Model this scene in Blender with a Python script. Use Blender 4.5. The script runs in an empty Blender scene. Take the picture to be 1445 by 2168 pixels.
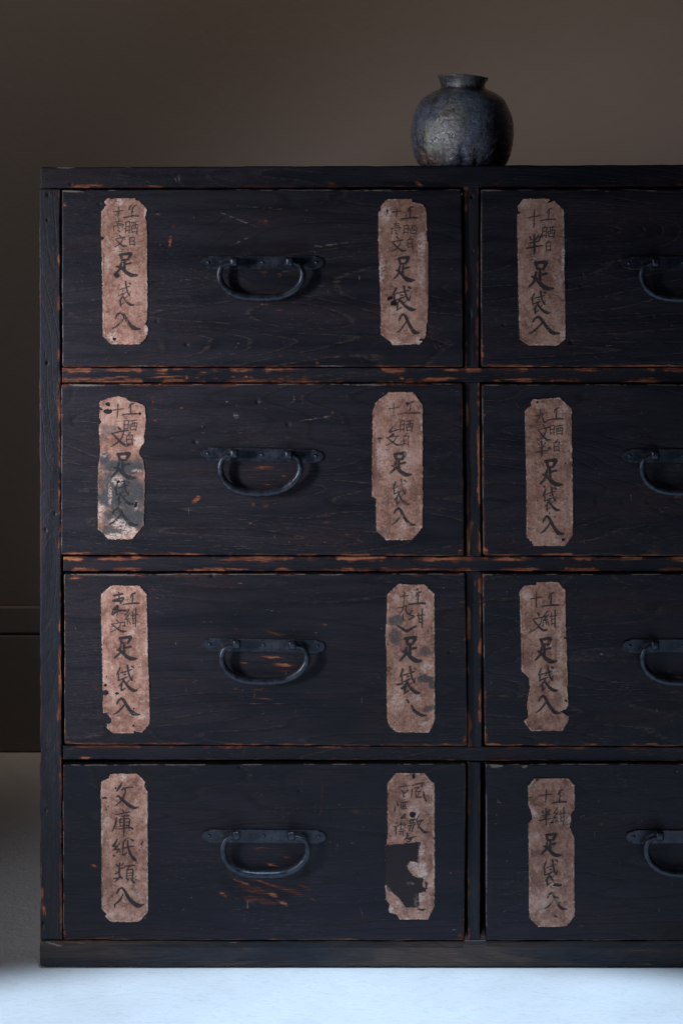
import bpy, math, random
import numpy as np
from mathutils import Vector

random.seed(4)
rng = np.random.default_rng(11)
sc = bpy.context.scene
COL = sc.collection

# ---------------------------------------------------------------- camera
S = 0.0006            # metres per photo pixel on the front plane of the chest
D = 2.5               # camera distance from that plane
HOR = 480.0          # photo row of the horizon
BASE = 2050.0         # photo row where the chest meets the floor
CAMZ = (BASE - HOR) * S
cam_d = bpy.data.cameras.new('camera')
cam = bpy.data.objects.new('camera', cam_d); COL.objects.link(cam)
cam.location = (0, -D, CAMZ); cam.rotation_euler = (math.radians(90), 0, 0)
cam_d.sensor_fit = 'VERTICAL'; cam_d.sensor_height = 36; cam_d.sensor_width = 24
cam_d.lens = 36 * D / (2168 * S)
cam_d.shift_y = -(1084 - HOR) / 2168
cam_d.clip_start = 0.05; cam_d.clip_end = 100
cam_d.dof.use_dof = True; cam_d.dof.focus_distance = D; cam_d.dof.aperture_fstop = 11
sc.camera = cam

# ---------------------------------------------------------------- light
w = bpy.data.worlds.new('World'); sc.world = w; w.use_nodes = True
w.node_tree.nodes['Background'].inputs[0].default_value = (0.8, 0.85, 1.0, 1)
w.node_tree.nodes['Background'].inputs[1].default_value = 0.008

def lamp(name, loc, target, sx, sy, energy, color, spread):
    l = bpy.data.lights.new(name, 'AREA'); l.shape = 'RECTANGLE'; l.size = sx; l.size_y = sy
    l.energy = energy; l.color = color; l.spread = math.radians(spread)
    o = bpy.data.objects.new(name, l); COL.objects.link(o); o.location = loc
    o.rotation_euler = (Vector(target) - Vector(loc)).to_track_quat('-Z', 'Y').to_euler()
    return o
lamp('window_lamp', (-1.52, -1.12, 0.86), (-0.38, 0, 0.62), 0.22, 0.66, 3.45, (0.84, 0.88, 1.0), 40)
lamp('wall_fill', (-0.35, 0.46, 2.85), (-0.30, 1.035, 1.70), 2.6, 0.4, 3.3, (1.0, 0.85, 0.73), 50)  # added warm fill from above to lift the back wall, no real fixture
sl = bpy.data.lights.new('floor_pool_spot', 'SPOT'); sl.energy = 650; sl.color = (0.54, 0.74, 1.0); sl.shadow_soft_size = 0.05  # added overhead spot that makes the bright pool on the floor
sl.spot_size = math.radians(49.8); sl.spot_blend = 0.09
so = bpy.data.objects.new('floor_pool_spot', sl); COL.objects.link(so); so.location = (0.02, -1.135, 2.6); so.rotation_euler = (0, 0, 0)
sc.view_settings.view_transform = 'Standard'; sc.view_settings.look = 'None'
sc.view_settings.gamma = 1; sc.view_settings.exposure = 0

# ---------------------------------------------------------------- helpers
def P3(px, py, y=0.0):
    k = (D + y) / D
    return ((px - 722.5) * S * k, y, CAMZ + (HOR - py) * S * k)

def _h(ix, iy, seed):
    v = np.sin(ix * 127.1 + iy * 311.7 + seed * 74.7) * 43758.5453
    return v - np.floor(v)
def vn(x, y, seed=0):
    x = np.asarray(x, float); y = np.asarray(y, float)
    ix = np.floor(x); iy = np.floor(y); fx = x - ix; fy = y - iy
    fx = fx * fx * (3 - 2 * fx); fy = fy * fy * (3 - 2 * fy)
    a = _h(ix, iy, seed); b = _h(ix + 1, iy, seed); c = _h(ix, iy + 1, seed); d = _h(ix + 1, iy + 1, seed)
    return (a * (1 - fx) + b * fx) * (1 - fy) + (c * (1 - fx) + d * fx) * fy
def fbm(x, y, seed=0, o=4, gain=0.5):
    s = 0; a = 1; t = 0
    for i in range(o):
        s = s + a * vn(x * 2 ** i + 17.3 * i, y * 2 ** i - 9.1 * i, seed + i * 3); t += a; a *= gain
    return s / t
def sst(a, b, x):
    t = np.clip((x - a) / (b - a), 0, 1); return t * t * (3 - 2 * t)

def mesh(name, V, F, mat, parent=None, origin=(0, 0, 0), smooth=False):
    """V in world coordinates; the object's origin is put at `origin`."""
    V = np.asarray(V, float) - np.asarray(origin, float)
    me = bpy.data.meshes.new(name)
    if isinstance(F, np.ndarray):
        n = len(F); me.vertices.add(len(V)); me.vertices.foreach_set('co', V.ravel())
        me.loops.add(n * 4); me.loops.foreach_set('vertex_index', F.ravel().astype(np.int32))
        me.polygons.add(n); me.polygons.foreach_set('loop_start', np.arange(0, n * 4, 4, dtype=np.int32))
        me.update(calc_edges=True)
    else:
        me.from_pydata([tuple(v) for v in V], [], F)
    me.validate(); me.update()
    if smooth: me.polygons.foreach_set('use_smooth', np.ones(len(me.polygons), bool))
    me.materials.append(mat)
    o = bpy.data.objects.new(name, me); COL.objects.link(o)
    if parent is not None:
        o.parent = parent; o.location = Vector(origin) - Vector(parent['worg'])
    else:
        o.location = origin
    o['worg'] = [float(c) for c in origin]
    return o

def setattr_f(o, name, arr):
    at = o.data.attributes.new(name, 'FLOAT', 'POINT'); at.data.foreach_set('value', np.asarray(arr, np.float32).ravel())

def fix_normals(o):
    import bmesh
    bm = bmesh.new(); bm.from_mesh(o.data); bmesh.ops.recalc_face_normals(bm, faces=bm.faces); bm.to_mesh(o.data); bm.free()

def boxdata(x0, x1, y0, y1, z0, z1, off=0):
    V = [(x0,y0,z0),(x1,y0,z0),(x1,y1,z0),(x0,y1,z0),(x0,y0,z1),(x1,y0,z1),(x1,y1,z1),(x0,y1,z1)]
    F = [(0,3,2,1),(4,5,6,7),(0,1,5,4),(1,2,6,5),(2,3,7,6),(3,0,4,7)]
    return V, [tuple(i + off for i in f) for f in F]

# ---------------------------------------------------------------- materials
class NT:
    def __init__(s, name):
        s.m = bpy.data.materials.new(name); s.m.use_nodes = True
        s.t = s.m.node_tree; s.t.nodes.clear()
        s.out = s.t.nodes.new('ShaderNodeOutputMaterial'); s.b = s.t.nodes.new('ShaderNodeBsdfPrincipled')
        s.t.links.new(s.b.outputs[0], s.out.inputs[0])
        s.co = s.t.nodes.new('ShaderNodeTexCoord').outputs['Object']
    def n(s, typ, **kw):
        nd = s.t.nodes.new('ShaderNode' + typ)
        for k, v in kw.items(): setattr(nd, k, v)
        return nd
    def set(s, inp, v):
        if hasattr(v, 'links') or isinstance(v, bpy.types.NodeSocket): s.t.links.new(v, inp)
        else: inp.default_value = v
    def map(s, vec, scale=(1,1,1), rot=(0,0,0), loc=(0,0,0)):
        m = s.n('Mapping'); s.set(m.inputs[0], vec); m.inputs['Scale'].default_value = scale
        m.inputs['Rotation'].default_value = rot; m.inputs['Location'].default_value = loc; return m.outputs[0]
    def addv(s, a, b):
        m = s.n('VectorMath', operation='ADD'); s.set(m.inputs[0], a); s.set(m.inputs[1], b); return m.outputs[0]
    def noise(s, vec, scale, detail=4, rough=0.5, dist=0):
        n = s.n('TexNoise'); s.set(n.inputs['Vector'], vec); n.inputs['Scale'].default_value = scale
        n.inputs['Detail'].default_value = detail; n.inputs['Roughness'].default_value = rough
        n.inputs['Distortion'].default_value = dist; return n.outputs['Fac']
    def math(s, op, a, b=0.0, c=0.0, clamp=False):
        m = s.n('Math', operation=op, use_clamp=clamp); s.set(m.inputs[0], a); s.set(m.inputs[1], b); s.set(m.inputs[2], c); return m.outputs[0]
    def ss(s, v, a, b, to0=0.0, to1=1.0):
        m = s.n('MapRange', interpolation_type='SMOOTHSTEP'); s.set(m.inputs[0], v)
        m.inputs[1].default_value = a; m.inputs[2].default_value = b; m.inputs[3].default_value = to0; m.inputs[4].default_value = to1
        return m.outputs[0]
    def mix(s, f, a, b):
        m = s.n('Mix', data_type='RGBA'); s.set(m.inputs[0], f)
        s.set(m.inputs[6], a if not isinstance(a, tuple) else (*a, 1)); s.set(m.inputs[7], b if not isinstance(b, tuple) else (*b, 1))
        return m.outputs[2]
    def attr(s, name, typ='GEOMETRY', out='Fac'):
        a = s.n('Attribute', attribute_name=name, attribute_type=typ); return a.outputs[out]
    def bump(s, h, strength, dist, nrm=None):
        b = s.n('Bump'); s.set(b.inputs['Height'], h); b.inputs['Strength'].default_value = strength
        b.inputs['Distance'].default_value = dist
        if nrm is not None: s.set(b.inputs['Normal'], nrm)
        return b.outputs[0]

def painted_wood(name, vertical=False, c0=(0.0029, 0.0029, 0.0058), c1=(0.0112, 0.0082, 0.0128), brown=None, figure=1.0, rough=0.5):
    M = NT(name)
    sd = M.attr('seed', 'OBJECT')
    comb = M.n('CombineXYZ'); 
    for i, k in enumerate((3.1, 5.7, 1.9)): M.set(comb.inputs[i], M.math('MULTIPLY', sd, k))
    co = M.addv(M.co, comb.outputs[0])
    if vertical: st = lambda a, b: (b, b, a)
    else: st = lambda a, b: (a, b, b)
    wear = M.attr('wear')
    # bare wood where the paint has rubbed off
    n1 = M.noise(M.map(co, st(26, 420)), 1, 7, 0.68, 0.35)
    n2 = M.noise(M.map(co, st(160, 1100)), 1, 3, 0.6)
    nn = M.math('ADD', M.math('MULTIPLY', n1, 0.62), M.math('MULTIPLY', n2, 0.38))
    val = M.math('ADD', wear, M.math('MULTIPLY', M.math('SUBTRACT', nn, 0.5), 1.9))
    bare = M.ss(val, 0.60, 0.88)
    red = M.ss(val, 0.32, 0.62)
    # cathedral figure: contour lines of a stretched noise, the raised grain rubbed to tan
    f = M.noise(M.map(co, st(1.1, 8.0)), 1, 2, 0.42, 0.25)
    ff = M.math('FRACT', M.math('MULTIPLY', f, 34.0))
    line = M.ss(M.math('ABSOLUTE', M.math('SUBTRACT', ff, 0.5)), 0.10, 0.02)
    brk = M.ss(M.noise(M.map(co, st(130, 400)), 1, 5, 0.75), 0.46, 0.60)
    reg = M.ss(M.noise(M.map(co, (4.2, 4.2, 6.5)), 1, 2, 0.5), 0.40, 0.62)
    figp = M.attr('figure', 'OBJECT')
    lines = M.math('MULTIPLY', M.math('MULTIPLY', line, brk), M.math('MULTIPLY', reg, M.math('MULTIPLY', figp, figure)))
    # pores: short dashes following the grain
    por = M.noise(M.map(co, st(120, 1300)), 1, 4, 0.6)
    dash = M.math('MULTIPLY', M.ss(por, 0.58, 0.70), M.ss(M.noise(M.map(co, st(9, 16)), 1, 3, 0.6), 0.46, 0.66))
    # specks and nicks
    spk = M.ss(M.noise(co, 420, 2, 0.5), 0.735, 0.79)
    tone = M.noise(M.map(co, st(3.5, 13)), 1, 5, 0.6, 0.3)
    tone2 = M.noise(M.map(co, st(6, 60)), 1, 4, 0.6)
    col = M.mix(M.ss(M.math('ADD', M.math('MULTIPLY', tone, 0.6), M.math('MULTIPLY', tone2, 0.4)), 0.36, 0.66), c0, c1)
    wine = M.ss(M.noise(M.map(co, st(7, 20), loc=(4, 2, 9)), 1, 4, 0.6), 0.50, 0.72)
    col = M.mix(M.math('MULTIPLY', wine, 0.7), col, (0.0150, 0.0066, 0.0078))
    if brown:
        bn = M.ss(M.noise(M.map(co, st(3, 26), loc=(7, 1, 3)), 1, 6, 0.62, 1.2), 0.42, 0.68)
        col = M.mix(M.math('MULTIPLY', bn, 0.8), col, brown)
    col = M.mix(M.math('MULTIPLY', M.ss(M.math('ABSOLUTE', M.math('SUBTRACT', ff, 0.38)), 0.14, 0.02), 0.55 * min(1, figure + .2)), col, (0.0022, 0.0022, 0.003))
    col = M.mix(M.math('MULTIPLY', lines, 0.55), col, (0.075, 0.050, 0.038))
    col = M.mix(M.math('MULTIPLY', dash, 0.7), col, (0.075, 0.050, 0.040))
    col = M.mix(M.math('MULTIPLY', spk, 0.65), col, (0.16, 0.12, 0.10))
    col = M.mix(M.math('MULTIPLY', red, 0.8), col, (0.048, 0.0125, 0.0075))
    wcol = M.mix(M.ss(M.noise(M.map(co, st(22, 240)), 1, 4, 0.6), 0.35, 0.65), (0.095, 0.026, 0.012), (0.27, 0.095, 0.042))
    wcol = M.mix(M.ss(val, 1.15, 1.6), wcol, (0.48, 0.25, 0.13))
    col = M.mix(bare, col, wcol)
    streak = M.ss(M.noise(M.map(co, st(22, 900)), 1, 6, 0.75), 0.30, 0.66, 0.60, 1.40)
    mm = M.n('Mix', data_type='RGBA', blend_type='MULTIPLY'); mm.inputs[0].default_value = 1; M.set(mm.inputs[6], col); M.set(mm.inputs[7], streak); col = mm.outputs[2]
    dust_hilite = M.attr('dust_hilite')  # mask of dust, scratches and edge highlights put into the colour
    dm = M.math('MULTIPLY', M.ss(M.math('ADD', dust_hilite, M.math('MULTIPLY', M.math('SUBTRACT', n2, 0.5), 1.6)), 0.45, 0.7), 0.8)
    col = M.mix(dm, col, (0.17, 0.135, 0.115))
    M.set(M.b.inputs['Base Color'], col)
    r = M.math('ADD', M.ss(tone2, 0.3, 0.7, rough - 0.08, rough + 0.12), M.math('MULTIPLY', bare, 0.2))
    M.set(M.b.inputs['Roughness'], r)
    M.b.inputs['Specular IOR Level'].default_value = 0.22
    fine = M.noise(M.map(co, st(70, 1500)), 1, 3, 0.6)
    h = M.math('ADD', M.math('MULTIPLY', fine, 0.55), M.math('MULTIPLY', tone2, 0.5))
    h = M.math('ADD', h, M.math('MULTIPLY', M.noise(co, 160, 4, 0.6), 0.5))
    h = M.math('SUBTRACT', h, M.math('MULTIPLY', bare, 0.35))
    h = M.math('SUBTRACT', h, M.math('MULTIPLY', line, 0.22))
    M.set(M.b.inputs['Normal'], M.bump(h, 0.55, 0.0007))
    return M.m

WOOD_H = painted_wood('black_painted_wood')
WOOD_V = painted_wood('black_painted_wood_upright', vertical=True, figure=0.25, c1=(0.013, 0.0125, 0.016))
WOOD_B = painted_wood('brown_stained_base_wood', figure=0.15, c0=(0.008, 0.0105, 0.016), c1=(0.015, 0.016, 0.020), brown=(0.060, 0.038, 0.026), rough=0.46)

def m_raw():
    M = NT('bare_inner_wood')
    n = M.noise(M.map(M.co, (6, 60, 60)), 1, 4)
    M.set(M.b.inputs['Base Color'], M.mix(n, (0.02, 0.011, 0.007), (0.05, 0.026, 0.016))); M.b.inputs['Roughness'].default_value = 0.8
    return M.m
RAW = m_raw()

def m_iron():
    M = NT('forged_iron')
    n = M.noise(M.co, 90, 6, 0.65); n2 = M.noise(M.co, 700, 3, 0.6)
    c = M.mix(M.ss(n, 0.38, 0.62), (0.012, 0.015, 0.023), (0.032, 0.035, 0.046))
    c = M.mix(M.math('MULTIPLY', M.ss(M.noise(M.co, 220, 4, 0.7), 0.56, 0.68), 0.6), c, (0.085, 0.052, 0.045))
    M.set(M.b.inputs['Base Color'], c); M.b.inputs['Metallic'].default_value = 0.5
    M.set(M.b.inputs['Roughness'], M.ss(n, 0.3, 0.7, 0.27, 0.44))
    M.set(M.b.inputs['Normal'], M.bump(M.math('ADD', M.math('MULTIPLY', n, 0.8), M.math('MULTIPLY', n2, 0.5)), 0.55, 0.0007))
    return M.m
IRON = m_iron()

def m_paper():
    M = NT('aged_brown_paper')
    c = M.attr('tint', out='Color')
    n = M.noise(M.co, 900, 3, 0.7)
    m = M.n('Mix', data_type='RGBA', blend_type='MULTIPLY'); m.inputs[0].default_value = 1
    M.set(m.inputs[6], c); g = M.ss(n, 0.25, 0.75, 0.78, 1.2); M.set(m.inputs[7], g)
    M.set(M.b.inputs['Base Color'], m.outputs[2]); M.b.inputs['Roughness'].default_value = 0.8
    M.b.inputs['Specular IOR Level'].default_value = 0.25
    M.set(M.b.inputs['Normal'], M.bump(M.math('ADD', n, M.noise(M.co, 120, 5, 0.6)), 0.35, 0.0006))
    return M.m
PAPER = m_paper()

def m_jar():
    M = NT('ash_glazed_stoneware')
    a = M.noise(M.map(M.co, (1, 1, 0.6)), 26, 6, 0.68, 0.8)
    b = M.noise(M.map(M.co, (1, 1, 0.5), loc=(3, 1, 2)), 19, 5, 0.65, 0.5)
    f = M.noise(M.co, 330, 5, 0.75); g = M.noise(M.co, 95, 6, 0.72)
    c = M.mix(M.ss(a, 0.38, 0.62), (0.010, 0.015, 0.034), (0.135, 0.180, 0.270))
    c = M.mix(M.math('MULTIPLY', M.ss(b, 0.50, 0.62), 0.75), c, (0.100, 0.042, 0.066))
    c = M.mix(M.math('MULTIPLY', M.attr('ash'), M.ss(g, 0.36, 0.60)), c, (0.28, 0.285, 0.18))
    c = M.mix(M.math('MULTIPLY', M.attr('amber'), M.ss(g, 0.36, 0.56)), c, (0.15, 0.065, 0.018))
    c = M.mix(M.math('MULTIPLY', M.attr('neck'), M.ss(g, 0.30, 0.50)), c, (0.026, 0.018, 0.015))
    c = M.mix(M.math('MULTIPLY', M.attr('pale'), M.ss(f, 0.34, 0.58)), c, (0.42, 0.38, 0.34))
    c = M.mix(M.math('MULTIPLY', M.ss(f, 0.56, 0.63), 0.75), c, (0.34, 0.40, 0.48))  # bright glaze specks, with sparkle put into the colour
    c = M.mix(M.math('MULTIPLY', M.ss(M.noise(M.co, 480, 3, 0.6), 0.44, 0.34), 0.85), c, (0.005, 0.006, 0.009))
    M.set(M.b.inputs['Base Color'], c)
    M.set(M.b.inputs['Roughness'], M.ss(g, 0.35, 0.65, 0.22, 0.46)); M.b.inputs['Specular IOR Level'].default_value = 1.0
    M.b.inputs['Coat Weight'].default_value = 1.0; M.b.inputs['Coat IOR'].default_value = 1.8; M.set(M.b.inputs['Coat Roughness'], M.ss(g, 0.35, 0.65, 0.12, 0.30)); M.set(M.b.inputs['Coat Normal'], M.bump(M.math('ADD', M.math('MULTIPLY', f, 1.0), M.math('MULTIPLY', g, 1.2)), 1.0, 0.0008))
    h = M.math('ADD', M.math('MULTIPLY', f, 1.0), M.math('MULTIPLY', g, 1.6))
    M.set(M.b.inputs['Normal'], M.bump(h, 1.0, 0.0020))
    return M.m
JAR = m_jar()

def m_floor():
    M = NT('trowelled_pale_floor')
    a = M.noise(M.co, 2.2, 5, 0.6); f = M.noise(M.co, 170, 5, 0.7); t = M.noise(M.map(M.co, (1, 1.6, 1), rot=(0, 0, 0.5)), 70, 6, 0.7, 0.8)
    c = M.mix(M.ss(a, 0.35, 0.65), (0.50, 0.475, 0.445), (0.60, 0.575, 0.55))
    c = M.mix(M.math('MULTIPLY', M.ss(f, 0.66, 0.74), 0.45), c, (0.30, 0.29, 0.29))
    M.set(M.b.inputs['Base Color'], c); M.b.inputs['Roughness'].default_value = 0.75
    crust = M.ss(t, 0.56, 0.64)
    h = M.math('ADD', M.math('MULTIPLY', f, 0.5), M.math('MULTIPLY', crust, 0.14))
    h = M.math('ADD', h, M.math('MULTIPLY', M.noise(M.co, 9, 4, 0.6), 1.0))
    M.set(M.b.inputs['Normal'], M.bump(h, 0.6, 0.0030))
    return M.m
FLOOR = m_floor()

def m_wall(name, c0, c1):
    M = NT(name)
    a = M.noise(M.co, 0.8, 4, 0.5); f = M.noise(M.co, 60, 4, 0.6)
    c = M.mix(M.ss(a, 0.35, 0.65), c0, c1)
    c = M.mix(M.math('MULTIPLY', M.ss(M.noise(M.co, 2.6, 6, 0.65), 0.5, 0.75), 0.25), c, tuple(x * 0.8 for x in c0))
    c = M.mix(M.math('MULTIPLY', M.ss(M.noise(M.co, 7, 3, 0.6), 0.72, 0.78), 0.6), c, tuple(x * 0.35 for x in c0))
    M.set(M.b.inputs['Base Color'], c); M.b.inputs['Roughness'].default_value = 0.85
    M.set(M.b.inputs['Normal'], M.bump(M.math('ADD', f, M.math('MULTIPLY', M.noise(M.co, 11, 4, 0.6), 1.0)), 0.12, 0.004))
    return M.m
WALL = m_wall('warm_grey_plaster', (0.205, 0.166, 0.139), (0.240, 0.192, 0.160))
SKIRT = m_wall('grey_baseboard_paint', (0.17, 0.145, 0.125), (0.20, 0.17, 0.147))

# ---------------------------------------------------------------- setting
CH_BACK = 0.46
def yfloor(py): return D * (BASE - HOR) / (py - HOR) - D      # depth of a floor row
ywall = yfloor(1590)
x0, x1 = -6.0, 6.0
V, F = boxdata(x0, x1, -4.0, ywall + 0.2, -0.2, 0.0)
fl = mesh('floor', V, F, FLOOR); fl['kind'] = 'structure'
V, F = boxdata(-6, 6, ywall + 0.003, ywall + 0.15, 0.001, 4.0)
wl = mesh('wall', V, F, WALL); wl['kind'] = 'structure'
def hw(py): return (HOR - py) * S * (D + ywall) / D + CAMZ
V, F = boxdata(-6, 6, ywall - 0.012, ywall + 0.002, 0.0015, hw(1342))
bb = mesh('baseboard', V, F, SKIRT); bb['kind'] = 'structure'
V, F = boxdata(-6, 6, ywall - 0.012, ywall + 0.002, hw(1338), hw(1283))
bc = mesh('baseboard_cap', V, F, SKIRT); bc['kind'] = 'structure'
for b_ in (bb, bc):
    m = b_.modifiers.new('bevel', 'BEVEL'); m.width = 0.003; m.segments = 2

# ---------------------------------------------------------------- the chest
chest = bpy.data.objects.new('drawer_chest', None); COL.objects.link(chest)
CO = ((1002 - 722.5) * S, CH_BACK / 2, 0.0)
chest.location = CO; chest['worg'] = list(CO)
chest['label'] = 'black painted wooden chest of drawers with worn red edges and handwritten paper labels'
chest['category'] = 'chest of drawers'

PROUD = 0.0065
_seed = [0.0]
def board(name, tl, tr, br, bl, y, depth, mat, parent, res=2.5, rad=3, er=2.6, wob=0.8, edge=None, patches=(), dust_hilite=(), dents=(), box=None, seed=None, ewid=(5, 5, 5, 5), label=None, fig=0.7):
    """A board whose front face is a fine grid; corners in photo pixels on the plane at depth y."""
    _seed[0] += 1.37; sd = seed if seed is not None else _seed[0]
    W = (tr[0] - tl[0] + br[0] - bl[0]) / 2; H = (bl[1] - tl[1] + br[1] - tr[1]) / 2
    def lin(L):
        n = max(2, int(L / res)); e = np.array([0, .35, .8, 1.5, 2.5, 4])
        mid = np.linspace(6, L - 6, max(3, n)) if L > 14 else np.linspace(5, L - 5, 3)
        return np.concatenate([e, mid, (L - e)[::-1]])
    U, Vv = np.meshgrid(lin(W), lin(H)); ny, nx = U.shape
    a = U.copy(); b = Vv.copy()
    for sx in (0, 1):
        for sy in (0, 1):
            ca = rad - (a if sx == 0 else W - a); cb = rad - (b if sy == 0 else H - b)
            k = (ca > 0) & (cb > 0); ln = np.hypot(ca, cb) + 1e-9; f = np.where(k, np.maximum(ca, cb) / ln, 1)
            na = rad - ca * f; nb = rad - cb * f
            a = np.where(k, na if sx == 0 else W - na, a); b = np.where(k, nb if sy == 0 else H - nb, b)
    u = a / W; v = b / H
    X = (tl[0] * (1 - u) + tr[0] * u) * (1 - v) + (bl[0] * (1 - u) + br[0] * u) * v
    Y = (tl[1] * (1 - u) + tr[1] * u) * (1 - v) + (bl[1] * (1 - u) + br[1] * u) * v
    dl, dr, dt, db = U, W - U, Vv, H - Vv
    s1 = sd * 7
    X = X + wob * ((fbm(Y / 38, 0 * Y, s1, 4) - .5) * 2.4 * np.exp(-dl / 7) + (fbm(Y / 38, 0 * Y + 9, s1 + 1, 4) - .5) * 2.4 * np.exp(-dr / 7))
    Y = Y + wob * ((fbm(X / 38, 0 * Y, s1 + 2, 4) - .5) * 2.4 * np.exp(-dt / 7) + (fbm(X / 38, 0 * Y + 5, s1 + 3, 4) - .5) * 2.4 * np.exp(-db / 7))
    dmin = np.minimum(np.minimum(dl, dr), np.minimum(dt, db))
    q = np.clip(er - dmin, 0, er); yo = (er - np.sqrt(np.maximum(er * er - q * q, 0))) * S
    yo += (fbm(X / 120, Y / 60, s1 + 5, 3) - .5) * 0.0012
    for (cx, cy, rx, ry, dp) in dents:
        yo += dp * S * np.exp(-(((X - cx) / rx) ** 2 + ((Y - cy) / ry) ** 2))
    # wear
    e = edge or (0, 0, 0, 0)
    wear = np.zeros_like(U)
    for k, (dd, al, ee, ew) in enumerate(((dt, X, e[0], ewid[0]), (dr, Y, e[1], ewid[1]), (db, X, e[2], ewid[2]), (dl, Y, e[3], ewid[3]))):
        if ee <= 0: continue
        nz = fbm(al / 46, 0 * al + k * 3, s1 + 11 + k, 4, 0.6); nw = fbm(al / 20, 0 * al + k * 7, s1 + 21 + k, 4, 0.6)
        wd = ew * (0.35 + 1.3 * nw) * (0.4 + 1.2 * sst(.3, .7, nz))
        wear = np.maximum(wear, ee * (0.25 + 0.95 * sst(.32, .62, nz)) * sst(1.35, 0.55, dd / wd))
        wear = np.maximum(wear, ee * 0.8 * sst(2.2, 0.6, dd) * sst(.25, .6, nz))
    for (cx, cy, rx, ry, ang, st) in patches:
        c, s_ = math.cos(math.radians(ang)), math.sin(math.radians(ang))
        wx = X - cx + (fbm(X / 14, Y / 14, s1 + 31) - .5) * rx * 0.5; wy = Y - cy + (fbm(X / 14, Y / 9, s1 + 37) - .5) * ry * 0.9
        r = np.hypot((wx * c + wy * s_) / rx, (-wx * s_ + wy * c) / ry)
        wear = np.maximum(wear, st * (0.93 if st < 1.2 else 1) * sst(1.35, 0.2, r))
    du = np.zeros_like(U)
    for (cx, cy, rx, ry, ang, st) in dust_hilite:
        c, s_ = math.cos(math.radians(ang)), math.sin(math.radians(ang)); wx = X - cx; wy = Y - cy
        r = np.hypot((wx * c + wy * s_) / rx, (-wx * s_ + wy * c) / ry); du = np.maximum(du, st * sst(1.2, 0.3, r))
    if name == 'drawer':
        ez = fbm(X / 30, 0 * X + 2, s1 + 61, 4, .65)
        du = np.maximum(du, .95 * sst(.42, .62, ez) * sst(3.0, 1.2, dt) * (dt > .6))  # dusty top edge, its thin highlight painted into the colour
        ez = fbm(Y / 26, 0 * X + 2, s1 + 67, 4, .65)
        du = np.maximum(du, .85 * sst(.40, .60, ez) * sst(2.6, 1.0, dl) * (dl > .6))  # left edge catches a painted highlight too
        ez = fbm(X / 34, 0 * X + 2, s1 + 71, 4, .65)
        wear = np.maximum(wear, .85 * sst(.32, .58, ez) * sst(3.4, 0.6, db))
    k = (D + y) / D
    vx = (X - 722.5) * S * k; vz = CAMZ + (HOR - Y) * S * k; vy = y + yo
    Vt = np.stack([vx.ravel(), vy.ravel(), vz.ravel()], 1)
    idx = np.arange(nx * ny).reshape(ny, nx)
    F = np.stack([idx[:-1, :-1].ravel(), idx[1:, :-1].ravel(), idx[1:, 1:].ravel(), idx[:-1, 1:].ravel()], 1)
    ring = np.concatenate([idx[0, :-1], idx[:-1, -1], idx[-1, :0:-1], idx[:0:-1, 0]])
    bk = Vt[ring].copy(); bk[:, 1] = y + depth; n0 = len(Vt); nr = len(ring)
    i = np.arange(nr); j = (i + 1) % nr
    F2 = np.stack([ring[i], ring[j], n0 + j, n0 + i], 1)
    allV = [Vt, bk]; allF = [F, F2]; wv = [wear.ravel(), np.full(nr, 0.2)]; dv = [du.ravel(), np.zeros(nr)]
    # closed back: fan of quads through a centre point pair
    cpt = bk.mean(0); n1 = n0 + nr
    allV.append(cpt[None]); wv.append([0]); dv.append([0])
    ii = np.arange(0, nr - 1, 2)
    allF.append(np.stack([n0 + ii, n0 + ii + 1, n0 + (ii + 2) % nr, np.full(len(ii), n1)], 1))
    nv = n1 + 1
    if box:      # (inset px, depth) drawer box behind the front
        ins, bd = box
        xa = vx.min() + ins * S; xb = vx.max() - ins * S; za = vz.min() + ins * S; zb = vz.max() - ins * S
        bv, bf = boxdata(xa, xb, y + depth - 0.001, bd, za, zb, nv)
        allV.append(np.array(bv)); allF.append(np.array(bf)); wv.append(np.zeros(8)); dv.append(np.zeros(8))
    Vt = np.concatenate(allV); F = np.concatenate(allF)
    o = mesh(name, Vt, F, mat, parent, (float(vx.mean()), y + depth / 2, float(vz.mean())), smooth=True)
    setattr_f(o, 'wear', np.concatenate([np.ravel(t) for t in wv])); setattr_f(o, 'dust_hilite', np.concatenate([np.ravel(t) for t in dv]))
    o['seed'] = float(sd); o['figure'] = float(fig)
    if label: o['label'] = label
    return o

XR = 1919
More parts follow.
